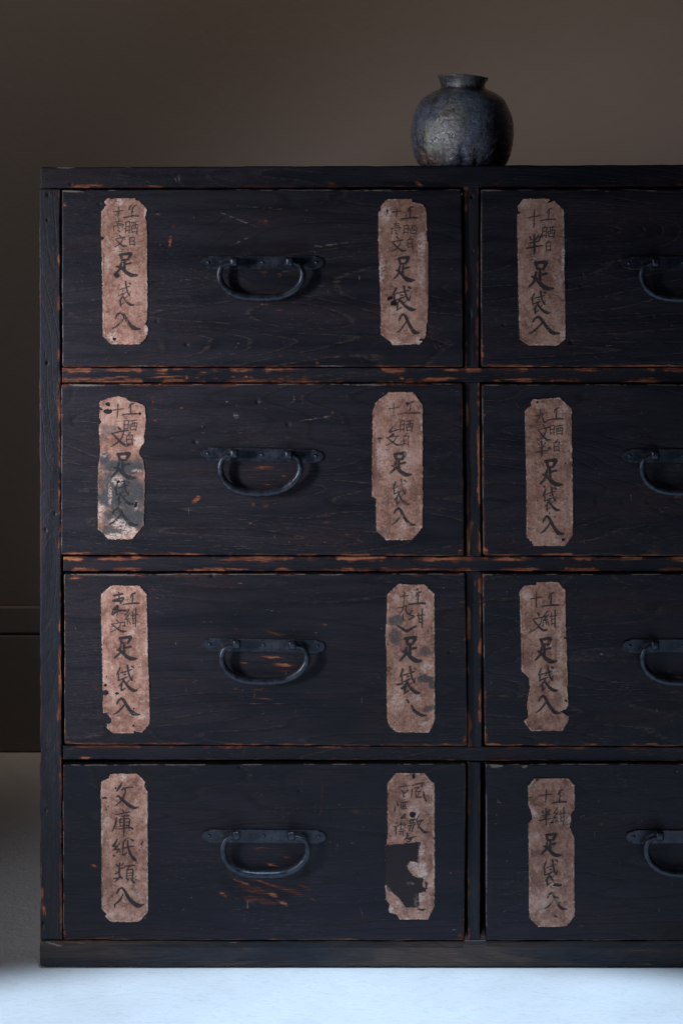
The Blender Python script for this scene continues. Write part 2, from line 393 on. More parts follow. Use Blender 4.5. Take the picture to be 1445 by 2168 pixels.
# top and base boards
board('top_board', (85, 354), (XR, 347), (XR, 394.5), (85, 399), 0, CH_BACK, WOOD_H, chest, rad=4, er=3, wob=0.9, seed=2.2,
      edge=(0.25, 0, 0.46, 0.0), ewid=(2, 3, 3.2, 3),
      patches=[(182, 393.5, 48, 5, -2, 1.0), (330, 395, 36, 3.4, 2, .85), (700, 388, 14, 5, 10, .8), (885, 389, 14, 6, 25, .85), (545, 397, 60, 2.2, 0, .7), (1050, 390, 14, 4, 0, .7), (1330, 392, 22, 3, 0, .6), (1445, 390, 20, 3, 0, .7)],
      dust_hilite=[(140, 355, 30, 2.2, 0, .9), (270, 353, 14, 2, 0, .8), (620, 352, 40, 2, 0, .6), (372, 381, 3, 8, -20, .7), (900, 351, 30, 2, 0, .6)],
      dents=[(150, 391, 2, 2, 3), (375, 378, 4, 7, 2)])
board('base_board', (85, 1991.5), (XR, 1991.5), (XR, 2047), (85, 2047), -0.001, CH_BACK, WOOD_B, chest, rad=5, er=3, wob=1.5, seed=5.1,
      edge=(0.15, 0, 0.12, 0), ewid=(2, 3, 2, 3), patches=[(225, 2047, 10, 2, 0, .6), (1365, 2044, 40, 2, 2, .5)],
      dust_hilite=[(115, 1999, 28, 4, 14, .7), (160, 1996, 40, 2, 5, .6), (495, 1996, 14, 2, 0, .7), (1370, 2042, 40, 2, 2, .6)], dents=[(150, 1996, 30, 2, 2), (1108, 2023, 4, 3, 2)])
# upright stiles at the ends
board('end_stile', (83.5, 400.5), (127, 400.5), (132.5, 1990), (86, 1990), 0, 0.03, WOOD_V, chest, rad=2, er=2.4, wob=1.3, seed=1.1,
      edge=(0.1, 0.60, 0.0, 0.42), ewid=(2, 4.5, 3, 2.4),
      patches=[(89, 1895, 5, 18, 4, 1.25), (92, 1925, 7, 24, -8, .95), (91, 1965, 4, 14, 0, .55), (124, 1505, 4, 40, 3, .95), (123, 1580, 3, 30, 8, .7), (125, 1430, 3, 40, 0, .75), (124, 750, 4, 16, 0, .8), (125, 1150, 3, 24, 0, .9), (124, 820, 4, 10, 0, .7), (99, 410, 5, 4, 0, .5)],
      dents=[(101, 412, 2.2, 2.5, 6), (101, 466, 2, 2, 5), (100, 768, 1.8, 2.5, 7), (97, 1121, 2, 3, 5), (117, 1087, 2, 1.8, 4), (98, 1714, 2, 4, 5), (91, 1957, 3, 7, 6)])
board('end_stile', (1877, 395), (XR, 395), (XR, 1990), (1877, 1990), 0, 0.03, WOOD_V, chest, res=5, seed=8.1, edge=(0, .4, 0, .5))
for xa, xb in ((85, 125), (1880, XR)):
    V, F = boxdata((xa + 1.5 - 722.5) * S, (xb - 722.5) * S, 0.0302, CH_BACK - 0.012, (BASE - 1990.5) * S, (BASE - 401) * S)
    mesh('side_panel', V, F, WOOD_V, chest, (V[0][0], 0.2, 0.5))['seed'] = 3.3
V, F = boxdata((86.5 - 722.5) * S, (XR - 1 - 722.5) * S, CH_BACK - 0.0115, CH_BACK - 0.003, (BASE - 1990.5) * S, (BASE - 401) * S)
mesh('back_panel', V, F, RAW, chest, (0.3, CH_BACK, 0.5))
# rails between the rows
board('rail', (132, 779), (1877, 778.5), (1877, 810), (132, 810), 0.0005, 0.04, WOOD_H, chest, res=2.2, rad=.6, er=1.6, seed=3.7, wob=.7,
      edge=(0.62, 0, 0.60, 0.2), ewid=(7, 2, 6.5, 4),
      patches=[(165, 784, 40, 6, 0, 1.15), (260, 783, 60, 5, -1, 1.0), (170, 803, 50, 4, -2, 1.0), (240, 800, 50, 3.5, -4, .95), (350, 798, 60, 3, -3, .85), (345, 791, 20, 3, 0, .75), (395, 799, 5, 5, 0, .95), (430, 788, 12, 3, 0, .7), (850, 801, 8, 6, 0, .85), (925, 803, 55, 5.5, -3, 1.1), (950, 783, 32, 4, 0, .95), (600, 783, 80, 3.4, 0, .8), (520, 798, 8, 5, 0, .8), (1080, 784, 80, 3, 0, .6), (1100, 803, 80, 4.5, 0, .85), (1380, 806, 40, 3, 0, .7)]
      + [(380 + i * 38, 797 + (i % 3) * 2, 9, 3, 0, .68) for i in range(8)])
board('rail', (134, 1179), (1877, 1179), (1877, 1210), (134, 1209.5), 0.0005, 0.04, WOOD_H, chest, res=2.2, rad=.6, er=1.6, seed=6.3, wob=.7,
      edge=(0.68, 0, 0.62, 0.25), ewid=(7.5, 2, 6, 4),
      patches=[(160, 1183, 26, 5, 5, 1.15), (240, 1184, 60, 4.5, 0, 1.0), (520, 1185, 90, 4, 0, .9), (930, 1185, 60, 5, 0, 1.0), (900, 1205, 90, 3.6, 0, .95), (270, 1204, 40, 4, 0, .85), (500, 1205, 40, 3.4, 0, .85), (1080, 1185, 60, 4.5, 0, .9), (1100, 1205, 80, 4.2, 0, 1.0), (700, 1206, 60, 3, 0, .75), (1300, 1184, 120, 3, 0, .7)])
board('rail', (134, 1578.5), (1877, 1583), (1877, 1613), (134, 1608), 0.0005, 0.04, WOOD_H, chest, res=2.2, rad=.6, er=1.6, seed=7.9, wob=.7,
      edge=(0.52, 0, 0.46, 0.2), ewid=(4, 2, 3.5, 3),
      patches=[(180, 1604, 20, 3.5, -4, .95), (180, 1582, 40, 2.6, 0, .75), (945, 1610, 38, 3, -2, .95), (908, 1607, 5, 3, 0, .8), (1050, 1610, 50, 3, 0, .9), (1000, 1586, 30, 2, 0, .6), (640, 1610, 50, 2, 0, .6), (780, 1600, 5, 4, 0, .6)])
# short centre stiles between the rails
board('centre_stile', (982, 395.2), (1013, 395.2), (1012, 778), (984, 778), 0.001, 0.04, WOOD_V, chest, rad=.6, er=1.8, seed=9.7, edge=(0, .66, 0, .66), ewid=(1, 3.4, 1, 4.5),
      patches=[(984, 405, 2.5, 8, 0, .9), (1011, 695, 3, 30, 0, .9), (985, 768, 3, 10, 15, .9), (995, 660, 2.5, 10, 0, .7)], dents=[(998, 417, 2.6, 2.6, 8), (1000, 532, 2, 3, 3), (995, 664, 2, 8, 3)])
board('centre_stile', (985, 810.5), (1014, 810.5), (1017, 1178.5), (987, 1178.5), 0.001, 0.04, WOOD_V, chest, rad=.6, er=1.8, seed=10.4, edge=(0, .72, 0, .74), ewid=(1, 4.5, 1, 5),
      patches=[(992, 1158, 4.5, 34, 0, 1.5), (996, 1120, 6, 40, 3, .9), (985, 818, 3.5, 9, 0, .95), (1013, 1150, 4, 40, 0, .8), (990, 1040, 4, 60, 0, .7)])
board('centre_stile', (987, 1210.8), (1019, 1210.8), (1019, 1581.5), (990, 1581.5), 0.001, 0.04, WOOD_V, chest, rad=.6, er=1.8, seed=12.2, edge=(0, .74, 0, .7), ewid=(1, 5.5, 1, 5),
      patches=[(1015, 1300, 3.5, 50, 0, 1.0), (1016, 1370, 4, 18, 0, 1.05), (1015, 1480, 4, 30, 0, 1.05), (1005, 1235, 3, 8, 0, .85), (992, 1222, 3, 12, 0, .9), (1017, 1240, 3, 18, 0, .9)])
board('centre_stile', (989, 1613.5), (1017, 1613.5), (1015, 1990.5), (989, 1990.5), 0.001, 0.04, WOOD_V, chest, rad=.6, er=1.8, seed=14.8, edge=(0, .4, 0, .6), ewid=(1, 3, 1, 4),
      patches=[(990, 1618, 2, 6, 0, .9)])

# ---------------------------------------------------------------- iron handles
def cat(pts, n=6):
    P = [np.array(p, float) for p in pts]; P = [2 * P[0] - P[1]] + P + [2 * P[-1] - P[-2]]; out = []
    for i in range(1, len(P) - 2):
        for t in np.arange(n) / n:
            a, b, c, d = P[i - 1:i + 3]
            out.append(0.5 * (2 * b + (c - a) * t + (2 * a - 5 * b + 4 * c - d) * t * t + (3 * b - a - 3 * c + d) * t ** 3))
    out.append(P[-2]); return out

def tube(path, rad, ns=14):
    V = []; F = []; n = len(path)
    for i, p in enumerate(path):
        t = path[min(i + 1, n - 1)] - path[max(i - 1, 0)]; t = t / np.linalg.norm(t)
        up = np.array([0, 1, 0.0]); a = np.cross(t, up); a /= np.linalg.norm(a); b = np.cross(a, t)
        for k in range(ns):
            th = 2 * math.pi * k / ns; V.append(p + rad[i] * (a * math.cos(th) + b * math.sin(th)))
    for i in range(n - 1):
        for k in range(ns):
            k2 = (k + 1) % ns; F.append((i * ns + k, i * ns + k2, (i + 1) * ns + k2, (i + 1) * ns + k))
    F.append(tuple(range(ns))[::-1]); F.append(tuple((n - 1) * ns + k for k in range(ns)))
    return V, F

def handle(parent, xl, xr, yl, yr, lugs, bl, br, bb_, lop=0.0, sd=0):
    """plate from xl..xr with end heights yl,yr; lugs x positions; bail extents (photo pixels)"""
    yb = -PROUD; r = random.Random(sd)
    def pt(s, t, y): # s along plate px from xl, t across
        f = (s - xl) / (xr - xl); cy = yl + (yr - yl) * f
        return P3(s, cy + t, y)
    hh = 14.2; xm0, xm1 = xl + 12, xr - 12
    ol = []
    for th in np.linspace(-90, 90, 13):   # right lobe
        ol.append((xm1 + 1 + 10.5 * math.cos(math.radians(th)), 11.0 * math.sin(math.radians(th))))
    ol += [(xm1 - 2, 11.5), (xm1 - 6, hh)]
    ol += [(xm1 - 6 - (xm1 - xm0 - 12) * t, hh + r.uniform(-.4, .4)) for t in np.linspace(.03, .97, 14)]
    ol += [(xm0 + 6, hh), (xm0 + 2, 11.5)]
    for th in np.linspace(90, 270, 13):
        ol.append((xm0 - 1 + 10.5 * math.cos(math.radians(th)), 11.0 * math.sin(math.radians(th))))
    ol += [(xm0 + 2, -11.5), (xm0 + 6, -hh)]
    ol += [(xm0 + 6 + (xm1 - xm0 - 12) * t, -hh + r.uniform(-.4, .4)) for t in np.linspace(.03, .97, 14)]
    ol += [(xm1 - 6, -hh), (xm1 - 2, -11.5)]
    th_ = 0.0026; n = len(ol)
    cxm = (xl + xr) / 2
    V = [pt(a, b, yb - 0.0002) for a, b in ol] + [pt(a, b, yb - th_ + .0006) for a, b in ol] + [pt(a - 1.0 * np.sign(a - cxm) * (abs(a - cxm) > 100), b * 0.93, yb - th_) for a, b in ol]
    F = [(i, (i + 1) % n, n + (i + 1) % n, n + i) for i in range(n)] + [(n + i, n + (i + 1) % n, 2 * n + (i + 1) % n, 2 * n + i) for i in range(n)]
    F += [tuple(range(2 * n, 3 * n)), tuple(range(n))[::-1]]
    O = pt(cxm, 0, yb)
    o = mesh('handle_plate', V, F, IRON, parent, O); fix_normals(o)
    # nails
    for s in (xl + 16, cxm, xr - 16.5):
        V = []; F = []; ns = 12; rings = [(4.1, 0), (3.8, .0009), (2.6, .0017), (0.9, .0021)]
        for rr, h in rings:
            for k in range(ns):
                t = 2 * math.pi * k / ns; V.append(pt(s + rr * math.cos(t), rr * math.sin(t) + r.uniform(-.2, .2), yb - th_ - h + 0.0002))
        for q in range(len(rings) - 1):
            for k in range(ns): F.append((q * ns + k, q * ns + (k + 1) % ns, (q + 1) * ns + (k + 1) % ns, (q + 1) * ns + k))
        F.append(tuple(range(3 * ns, 4 * ns)))
        o = mesh('nail', V, F, IRON, parent, pt(s, 0, yb - th_), smooth=True); fix_normals(o)
    # lugs
    for li, s in enumerate(lugs):
        V = []; ns = 20; lay = [(8.0, 0.0, 9.0), (8.3, .004, 9.6), (8.6, .012, 9.8), (8.4, .017, 9.5), (7.0, .0195, 7.8), (4.0, .0205, 4.4)]
        for hx, h, hz in lay:
            for k in range(ns):
                t = 2 * math.pi * k / ns; c, s_ = math.cos(t), math.sin(t)
                sq = 0.42; ex = abs(c) ** sq * np.sign(c); ez = abs(s_) ** sq * np.sign(s_)
                V.append(pt(s + hx * ex * 1.0 + r.uniform(-.2, .2), hz * ez - 1.5, yb - th_ - h + 0.0003))
        F = []
        for q in range(len(lay) - 1):
            for k in range(ns): F.append((q * ns + k, q * ns + (k + 1) % ns, (q + 1) * ns + (k + 1) % ns, (q + 1) * ns + k))
        F.append(tuple(range((len(lay) - 1) * ns, len(lay) * ns)))
        o = mesh('handle_lug', V, F, IRON, parent, pt(s, 0, yb - th_ - .01), smooth=True); fix_normals(o)
    # bail
    uv = [(.106, 0), (.045, .07), (.012, .19), (0, .364), (.031, .598), (.093, .773), (.205, .918), (.342, .985), (.516, 1), (.665, .985), (.789, .918), (.9, .773), (.975, .569), (1, .364), (.988, .19), (.955, .07), (.894, 0)]
    y0 = (yl + yr) / 2 + 1
    pts = [(lugs[0] + 4, y0 - 1, -.0145)]
    for (u, v) in uv:
        if v == 0: xx = lugs[0] - 9 if u < .5 else lugs[1] + 9
        else: xx = bl + 4.5 + (br - bl - 9) * u
        vv = v - lop * max(0, u - .45) * v * (1 if v > .5 else .3)
        depth = -.0145 + 0.004 * v ** 1.5
        pts.append((xx, y0 + (bb_ - 6.8 - y0) * vv, depth))
    pts.append((lugs[1] - 4, y0 - 1, -.0145))
    pp = cat(pts, 5); n = len(pp); path = []; rad = []
    for i, p in enumerate(pp):
        f = i / (n - 1); g = math.sin(math.pi * f) ** 1.3
        path.append(np.array(P3(p[0], p[1], yb + p[2] + (0 if True else 0)))); rad.append((4.5 + 3.6 * g) * S * (1 + r.uniform(-.025, .025)))
    V, F = tube(path, rad)
    o = mesh('handle_bail', V, F, IRON, parent, P3((bl + br) / 2, bb_ - 20, yb - .012), smooth=True); fix_normals(o)

# ---------------------------------------------------------------- paper labels
Z = 6.375
G = {
 'ko': [[(42,38,7),(52,12,10),(72,2,9)], [(57,22,8),(54,60,9),(53,92,9)], [(0,100,8),(40,93,9),(72,90,11),(100,90,9)]],
 'koy': [[(36,35,9),(42,15,10),(52,5,6)], [(60,32,8),(70,14,9),(84,2,8)], [(60,28,10),(58,60,9),(54,88,8)], [(0,100,9),(25,94,9),(50,86,8),(100,88,11)]],
 'sara': [[(6,12,7),(5,50,7),(4,96,7)], [(6,14,6),(36,8,7),(35,50,7),(33,95,8)], [(8,45,5),(34,42,5)], [(6,80,5),(34,76,5)],
          [(48,14,5),(70,9,6),(96,5,5)], [(50,40,6),(54,92,6)], [(50,40,5),(96,30,7),(94,62,7),(90,96,8)], [(66,12,4),(65,60,4)], [(80,12,4),(80,58,4)], [(56,62,4),(90,58,4)], [(56,88,5),(90,85,5)]],
 'shiro': [[(62,0,9),(45,12,9),(28,26,6)], [(14,26,7),(14,60,8),(16,98,8)], [(14,27,7),(80,20,9),(84,28,9),(82,60,9),(80,98,11)], [(18,58,6),(78,55,6)], [(18,90,8),(80,88,8)]],
 'ju': [[(0,46,6),(45,40,7),(100,33,6)], [(52,0,8),(50,50,8),(47,100,7)]],
 'bun': [[(40,0,8),(50,12,8)], [(8,34,5),(50,24,6),(84,18,8)], [(66,24,5),(58,52,6),(36,78,6),(4,98,4)], [(10,36,5),(28,54,8),(52,78,9),(74,94,12),(100,92,6)]],
 'ashi': [[(27,5,9),(30,16,10),(34,29,8)], [(24,7,9),(50,4,10),(71,3,11),(65,16,10),(58,28,8)], [(34,27,6),(58,26,6)], [(45,28,8),(44,50,9),(44,72,10)], [(46,48,5),(58,45,7),(71,42,8)],
          [(30,40,8),(27,50,8),(20,60,5)], [(12,55,6),(27,61,9),(18,74,8),(1,89,6)], [(24,52,6),(42,73,11),(58,86,13),(76,94,14),(100,93,5)]],
 'fuku': [[(17,9,6),(12,20,7),(2,36,4)], [(10,32,6),(10,58,6)], [(19,31,5),(45,25,5),(72,18,5)], [(52,0,8),(56,22,7),(63,42,7),(73,56,8)], [(74,56,5),(77,40,3)], [(72,4,7),(79,8,7)],
          [(37,37,5),(46,35,5)], [(15,57,5),(35,50,6),(52,44,4)], [(40,49,6),(28,66,6),(11,82,4)], [(26,66,6),(24,84,7),(24,98,6)], [(25,96,5),(42,86,4)], [(62,59,4),(48,70,4)], [(34,57,7),(50,75,9),(66,88,11),(84,96,12),(100,95,5)]],
 'iri': [[(12,32,7),(19,12,8),(31,2,8)], [(28,2,8),(38,14,11),(50,44,12),(64,74,13),(78,93,15),(100,96,5)], [(42,36,6),(28,62,7),(14,82,7),(0,94,4)]],
 'han': [[(22,10,8),(33,25,8)], [(78,6,9),(62,24,7)], [(24,42,6),(80,32,7)], [(0,70,6),(50,62,8),(98,56,6)], [(50,0,10),(52,50,11),(53,80,10),(50,100,5)]],
 'kyu': [[(48,0,6),(46,35,7),(34,72,6),(16,100,5)], [(0,46,4),(30,44,5),(66,28,7),(62,60,8),(72,88,9),(84,98,10),(100,86,5)]],
 'kon': [[(38,2,7),(24,18,7),(6,34,7)], [(8,34,6),(32,34,7)], [(42,24,6),(26,42,7),(6,60,7)], [(8,60,6),(38,54,6)], [(24,56,6),(24,84,6)], [(4,70,6),(4,86,6)], [(34,66,6),(44,84,6)],
         [(50,38,5),(75,34,6),(100,30,5)], [(62,18,6),(63,50,6),(65,84,6)], [(86,0,8),(86,50,8),(84,100,7)], [(64,56,5),(84,53,5)], [(64,80,5),(84,78,5)]],
 'ichi': [[(52,0,8),(50,28,8)], [(24,22,5),(80,16,6)], [(28,36,5),(78,32,5)], [(2,52,6),(4,96,6)], [(4,54,5),(60,46,6),(98,42,7),(88,58,5)], [(40,64,6),(56,70,7)], [(48,82,6),(64,98,9)]],
}
def K(name, x0, y0, x1, y1, k=1.0, jit=1.0): return ('g', name, x0, y0, x1, y1, k, jit)

def raster(O, items, X, Y, seed):
    """ink coverage on the grid (X, Y in photo px)"""
    ink = np.zeros_like(X); r = random.Random(seed)
    wx = X + (fbm(X / 2.2, Y / 2.2, seed) - .5) * 1.1; wy = Y + (fbm(X / 2.2, Y / 2.2, seed + 5) - .5) * 1.1
    def stroke(pts):
        P = [(O[0] + p[0] / Z, O[1] + p[1] / Z, p[2] * 1.12 / Z / 2) for p in pts]
        nonlocal ink
        for (a, b) in zip(P[:-1], P[1:]):
            x0 = min(a[0], b[0]) - 4; x1 = max(a[0], b[0]) + 4; y0 = min(a[1], b[1]) - 4; y1 = max(a[1], b[1]) + 4
            i0, i1 = np.searchsorted(X[0], [x0, x1]); j0, j1 = np.searchsorted(Y[:, 0], [y0, y1])
            sx = wx[j0:j1, i0:i1]; sy = wy[j0:j1, i0:i1]
            if sx.size == 0: continue
            dx, dy = b[0] - a[0], b[1] - a[1]; L = dx * dx + dy * dy + 1e-9
            t = np.clip(((sx - a[0]) * dx + (sy - a[1]) * dy) / L, 0, 1)
            d = np.hypot(sx - a[0] - t * dx, sy - a[1] - t * dy) - (a[2] + (b[2] - a[2]) * t)
            ink[j0:j1, i0:i1] = np.maximum(ink[j0:j1, i0:i1], sst(0.55, -0.45, d))
    for it in items:
        if it[0] == 'g':
            _, nm, x0, y0, x1, y1, k, jit = it; sc_ = math.sqrt(abs((x1 - x0) * (y1 - y0))) / 100
            for st in G[nm]:
                ox, oy = r.uniform(-1.5, 1.5) * jit, r.uniform(-1.5, 1.5) * jit
                q = [(x0 + (p[0] + ox) / 100 * (x1 - x0), y0 + (p[1] + oy) / 100 * (y1 - y0), max(12, p[2] * sc_ * 1.12 * k)) for p in st]
                if len(q) > 2:
                    c = cat(q, 4); stroke([tuple(v) for v in c])
                else: stroke(q)
        else:
            w_ = it[1] * 1.25; pts = it[2]; q = [(p[0], p[1], w_ * (p[2] if len(p) > 2 else 1)) for p in pts]
            stroke([tuple(v) for v in cat(q, 4)] if len(q) > 2 else q)
    return ink

def ln(w_, *pts): return ('s', w_, pts)

def inside(px, py, poly):
    c = np.zeros(px.shape, bool); n = len(poly)
    for i in range(n):
        x1, y1 = poly[i]; x2, y2 = poly[(i + 1) % n]
        k = ((y1 > py) != (y2 > py)) & (px < (x2 - x1) * (py - y1) / (y2 - y1 + 1e-12) + x1); c ^= k
    return c

def paper(parent, O, outline, items, holes=(), grey=(), white=(), browns=(), lost=(), black=(), seed=1, lum=1.0, fade=0.5, label=None, residue=None):
    poly = [(O[0] + a / Z, O[1] + b / Z) for a, b in outline]
    xs = np.arange(min(p[0] for p in poly) - 2, max(p[0] for p in poly) + 2, 1.0); ys = np.arange(min(p[1] for p in poly) - 2, max(p[1] for p in poly) + 2, 1.0)
    X, Y = np.meshgrid(xs, ys); ny, nx = X.shape
    jx = (fbm(X / 5, Y / 5, seed, 4, .6) - .5) * 2.6; jy = (fbm(X / 5, Y / 5, seed + 9, 4, .6) - .5) * 2.6
    keep = inside(X + jx, Y + jy, poly)
    def blob(lst, wobl=.45):
        m = np.zeros_like(X)
        for b in lst:
            cx, cy, rx, ry = O[0] + b[0] / Z, O[1] + b[1] / Z, b[2] / Z, b[3] / Z; st = b[4] if len(b) > 4 else 1.0; an = math.radians(b[5]) if len(b) > 5 else 0
            fx = (fbm(X / max(2.5, rx * .7), Y / max(2.5, rx * .7), seed + 3, 4, .65) - .5) * rx * wobl * 2; fy = (fbm(X / max(2.5, ry * .7), Y / max(2.5, ry * .7), seed + 6, 4, .65) - .5) * ry * wobl * 2
            dx, dy = X - cx + fx, Y - cy + fy
            r = np.hypot((dx * math.cos(an) + dy * math.sin(an)) / rx, (-dx * math.sin(an) + dy * math.cos(an)) / ry)
            m = np.maximum(m, st * sst(1.12, .8 if wobl < .3 else .55, r))
        return m
    hol = blob(holes, .3) > .5
    keep &= ~hol
    # distance-like falloff from the outline for darker, lifted rims
    inner = inside(X + jx, Y + jy, [(sum(p[0] for p in poly) / len(poly) + (a - sum(p[0] for p in poly) / len(poly)) * .93, sum(p[1] for p in poly) / len(poly) + (b - sum(p[1] for p in poly) / len(poly)) * .98) for a, b in poly])
    base_d = np.array([0.175, 0.084, 0.060]); base_m = np.array([0.325, 0.178, 0.132]); base_l = np.array([0.45, 0.285, 0.225]); wh = np.array([0.58, 0.46, 0.405])
    ks = .7 + 1.1 * (_h(seed, seed * 2, 1)); t1 = fbm(X / (26 * ks) + .35 * fbm(X / 9, Y / 9, seed + 71), Y / (34 * ks), seed + 12, 5, .55); t2 = fbm(X / 5, Y / 5, seed + 15, 4, .65); t3 = fbm(X / 2.2, Y / 1.6, seed + 18, 3, .7)
    tt = .40 * t1 + .30 * t2 + .18 * t3 + .12 * fbm(X / 1.6, Y / 22, seed + 21, 3, .6)
    c = base_d + (base_m - base_d) * sst(.34, .54, tt)[..., None]; c = c + (base_l - c) * sst(.48, .68, tt)[..., None]
    flk = .8 * sst(.66, .78, .5 * fbm(X / 12, Y / 14, seed + 25, 4) + .5 * fbm(X / 2, Y / 2, seed + 28, 3, .7))
    flk = np.maximum(flk, .6 * (~inner) * sst(.56, .68, fbm(X / 6, Y / 9, seed + 33, 4)))
    c = c + (wh - c) * np.clip(flk, 0, .9)[..., None]
    crk = sst(.030, .006, np.abs(fbm(X / 30, Y / 14, seed + 51, 4) - .5)) * sst(.5, .62, fbm(X / 25, Y / 25, seed + 55, 2))
    c = c * (1 - .45 * crk[..., None])
    bw = blob(browns); c = c + (base_d * .95 - c) * (.75 * bw)[..., None]
    gy = blob(grey); gtex = sst(.2, .62, fbm(X / 3, Y / 6, seed + 61, 4, .7)); gcol = np.array([0.026, 0.026, 0.028]) + .06 * t3[..., None]
    c = c + (gcol - c) * (gy * np.clip(gtex * 1.1 + .62, 0, 1))[..., None]
    wb = .85 * blob(white) * sst(.38, .56, fbm(X / 3.4 + Y / 9, Y / 2.6, seed + 41, 4, .7)); c = c + (wh - c) * wb[..., None]
    if residue:
        rp = inside(X + 3.0 * jx, Y + 3.0 * jy, [(O[0] + a / Z, O[1] + b / Z) for a, b in residue])[..., None]
        sm = blob(((545, 1340, 90, 60, .9), (640, 1250, 50, 240, .55), (570, 1790, 34, 90, .45), (500, 1565, 60, 24, .55), (200, 1690, 50, 80, .5)))[..., None] * sst(.3, .6, fbm(X / 3, Y / 4, seed + 44, 4, .7))[..., None]
        keepc = c
        c = np.where(rp, np.array([0.019, 0.0135, 0.0150]) * (.7 + .6 * t3[..., None]), c)
        c = c + (np.array([.24, .185, .15]) - c) * sm * rp
    hz = blob(black); c = c + (np.array([0.016, 0.013, 0.015]) - c) * (hz)[..., None]
    ink = raster(O, items, X, Y, seed + 70)
    dry = sst(.25, .25 + .14, fbm(X / 1.9, Y / 1.9, seed + 81, 3, .7) + .22 * (fbm(X / 22, Y / 22, seed + 85, 2) - .5) * (1 + 2 * fade) + (.12 - .16 * fade))
    ink = ink * (0.30 + 0.70 * dry) * (1 - .9 * blob(lost))
    c = c + (np.array([0.014, 0.0155, 0.018]) - c) * (ink * .95)[..., None]
    c = c * np.array([1.0, .93, .88]) * (lum * (1 - .05 * fbm(X / 60, Y / 60, seed + 90)[..., None]))
    # keep cells whose four corners are inside
    kc = keep[:-1, :-1] & keep[1:, :-1] & keep[1:, 1:] & keep[:-1, 1:]
    idx = np.arange(nx * ny).reshape(ny, nx)
    F = np.stack([idx[:-1, :-1][kc], idx[1:, :-1][kc], idx[1:, 1:][kc], idx[:-1, 1:][kc]], 1)
    y = -PROUD - 0.0009; lift = (fbm(X / 18, Y / 18, seed + 95, 3) - .5) * 0.0009 - .0006 * (~inner) * sst(.5, .7, fbm(X / 16, Y / 16, seed + 97, 3))
    kk = (D + y) / D
    V = np.stack([((X - 722.5) * S * kk).ravel(), (y + lift).ravel(), (CAMZ + (HOR - Y) * S * kk).ravel()], 1); C = c.reshape(-1, 3)
    # thickness: skirt along every boundary edge
    ed = {}
    E = np.concatenate([F[:, [0, 1]], F[:, [1, 2]], F[:, [2, 3]], F[:, [3, 0]]])
    key = E[:, 0].astype(np.int64) * (nx * ny) + E[:, 1]; rkey = E[:, 1].astype(np.int64) * (nx * ny) + E[:, 0]
    bd = E[~np.isin(key, rkey)]
    n0 = len(V); V2 = V[bd.ravel()].copy(); V2[:, 1] += 0.0007; k = np.arange(len(bd))
    F2 = np.stack([bd[:, 1], bd[:, 0], n0 + 2 * k, n0 + 2 * k + 1], 1)
    V = np.concatenate([V, V2]); C = np.concatenate([C, C[bd.ravel()] * .8]); F = np.concatenate([F, F2])
    used = np.unique(F); rm = np.zeros(len(V), np.int64); rm[used] = np.arange(len(used)); V = V[used]; C = C[used]; F = rm[F]
    o = mesh('paper_label', V, F, PAPER, parent, P3(O[0] + 80, O[1] + 170, y), smooth=True)
    at = o.data.attributes.new('tint', 'FLOAT_COLOR', 'POINT'); at.data.foreach_set('color', np.concatenate([np.clip(C, 0, 1), np.ones((len(C), 1))], 1).astype(np.float32).ravel())
    if label: o['label'] = label
    return o

# ---------------------------------------------------------------- drawers
def spots(x0, x1, y0, y1, n, seed, st=.7):
    r = random.Random(seed); return [(r.uniform(x0, x1), r.uniform(y0, y1), r.uniform(3, 12), r.uniform(1, 2.6), r.uniform(-25, 25), r.uniform(st - .12, st + .12)) for _ in range(n)]
def scr(tl, br, seed):
    r = random.Random(int(seed * 10)); x1 = min(br[0], 1445)
    return [(r.uniform(tl[0] + 20, x1 - 20), r.uniform(tl[1] + 15, br[1] - 15), r.uniform(1.3, 1.8), r.uniform(5, 18), r.choice((-8, 4, 12, 30, -35, 60, 85)) + r.uniform(-6, 6), r.uniform(.5, .66)) for _ in range(22)] + \
        [(r.uniform(tl[0] + 10, x1 - 10), r.uniform(tl[1] + 8, br[1] - 8), r.uniform(1.6, 3.4), r.uniform(1.4, 2.6), r.uniform(0, 90), r.uniform(.6, .85)) for _ in range(22)]
def drawer(tl, tr, br, bl, seed, edge, ewid, patches=(), dust_hilite=(), dents=(), label=None, res=2.4, fig=0.8):
    return board('drawer', tl, tr, br, bl, -PROUD, 0.02 + PROUD, WOOD_H, chest, res=res, rad=5, er=2.6, wob=.7, edge=edge, ewid=ewid, patches=patches, dust_hilite=list(dust_hilite) + scr(tl, br, seed), dents=dents, box=(5, CH_BACK - .02), seed=seed, label=label, fig=fig)

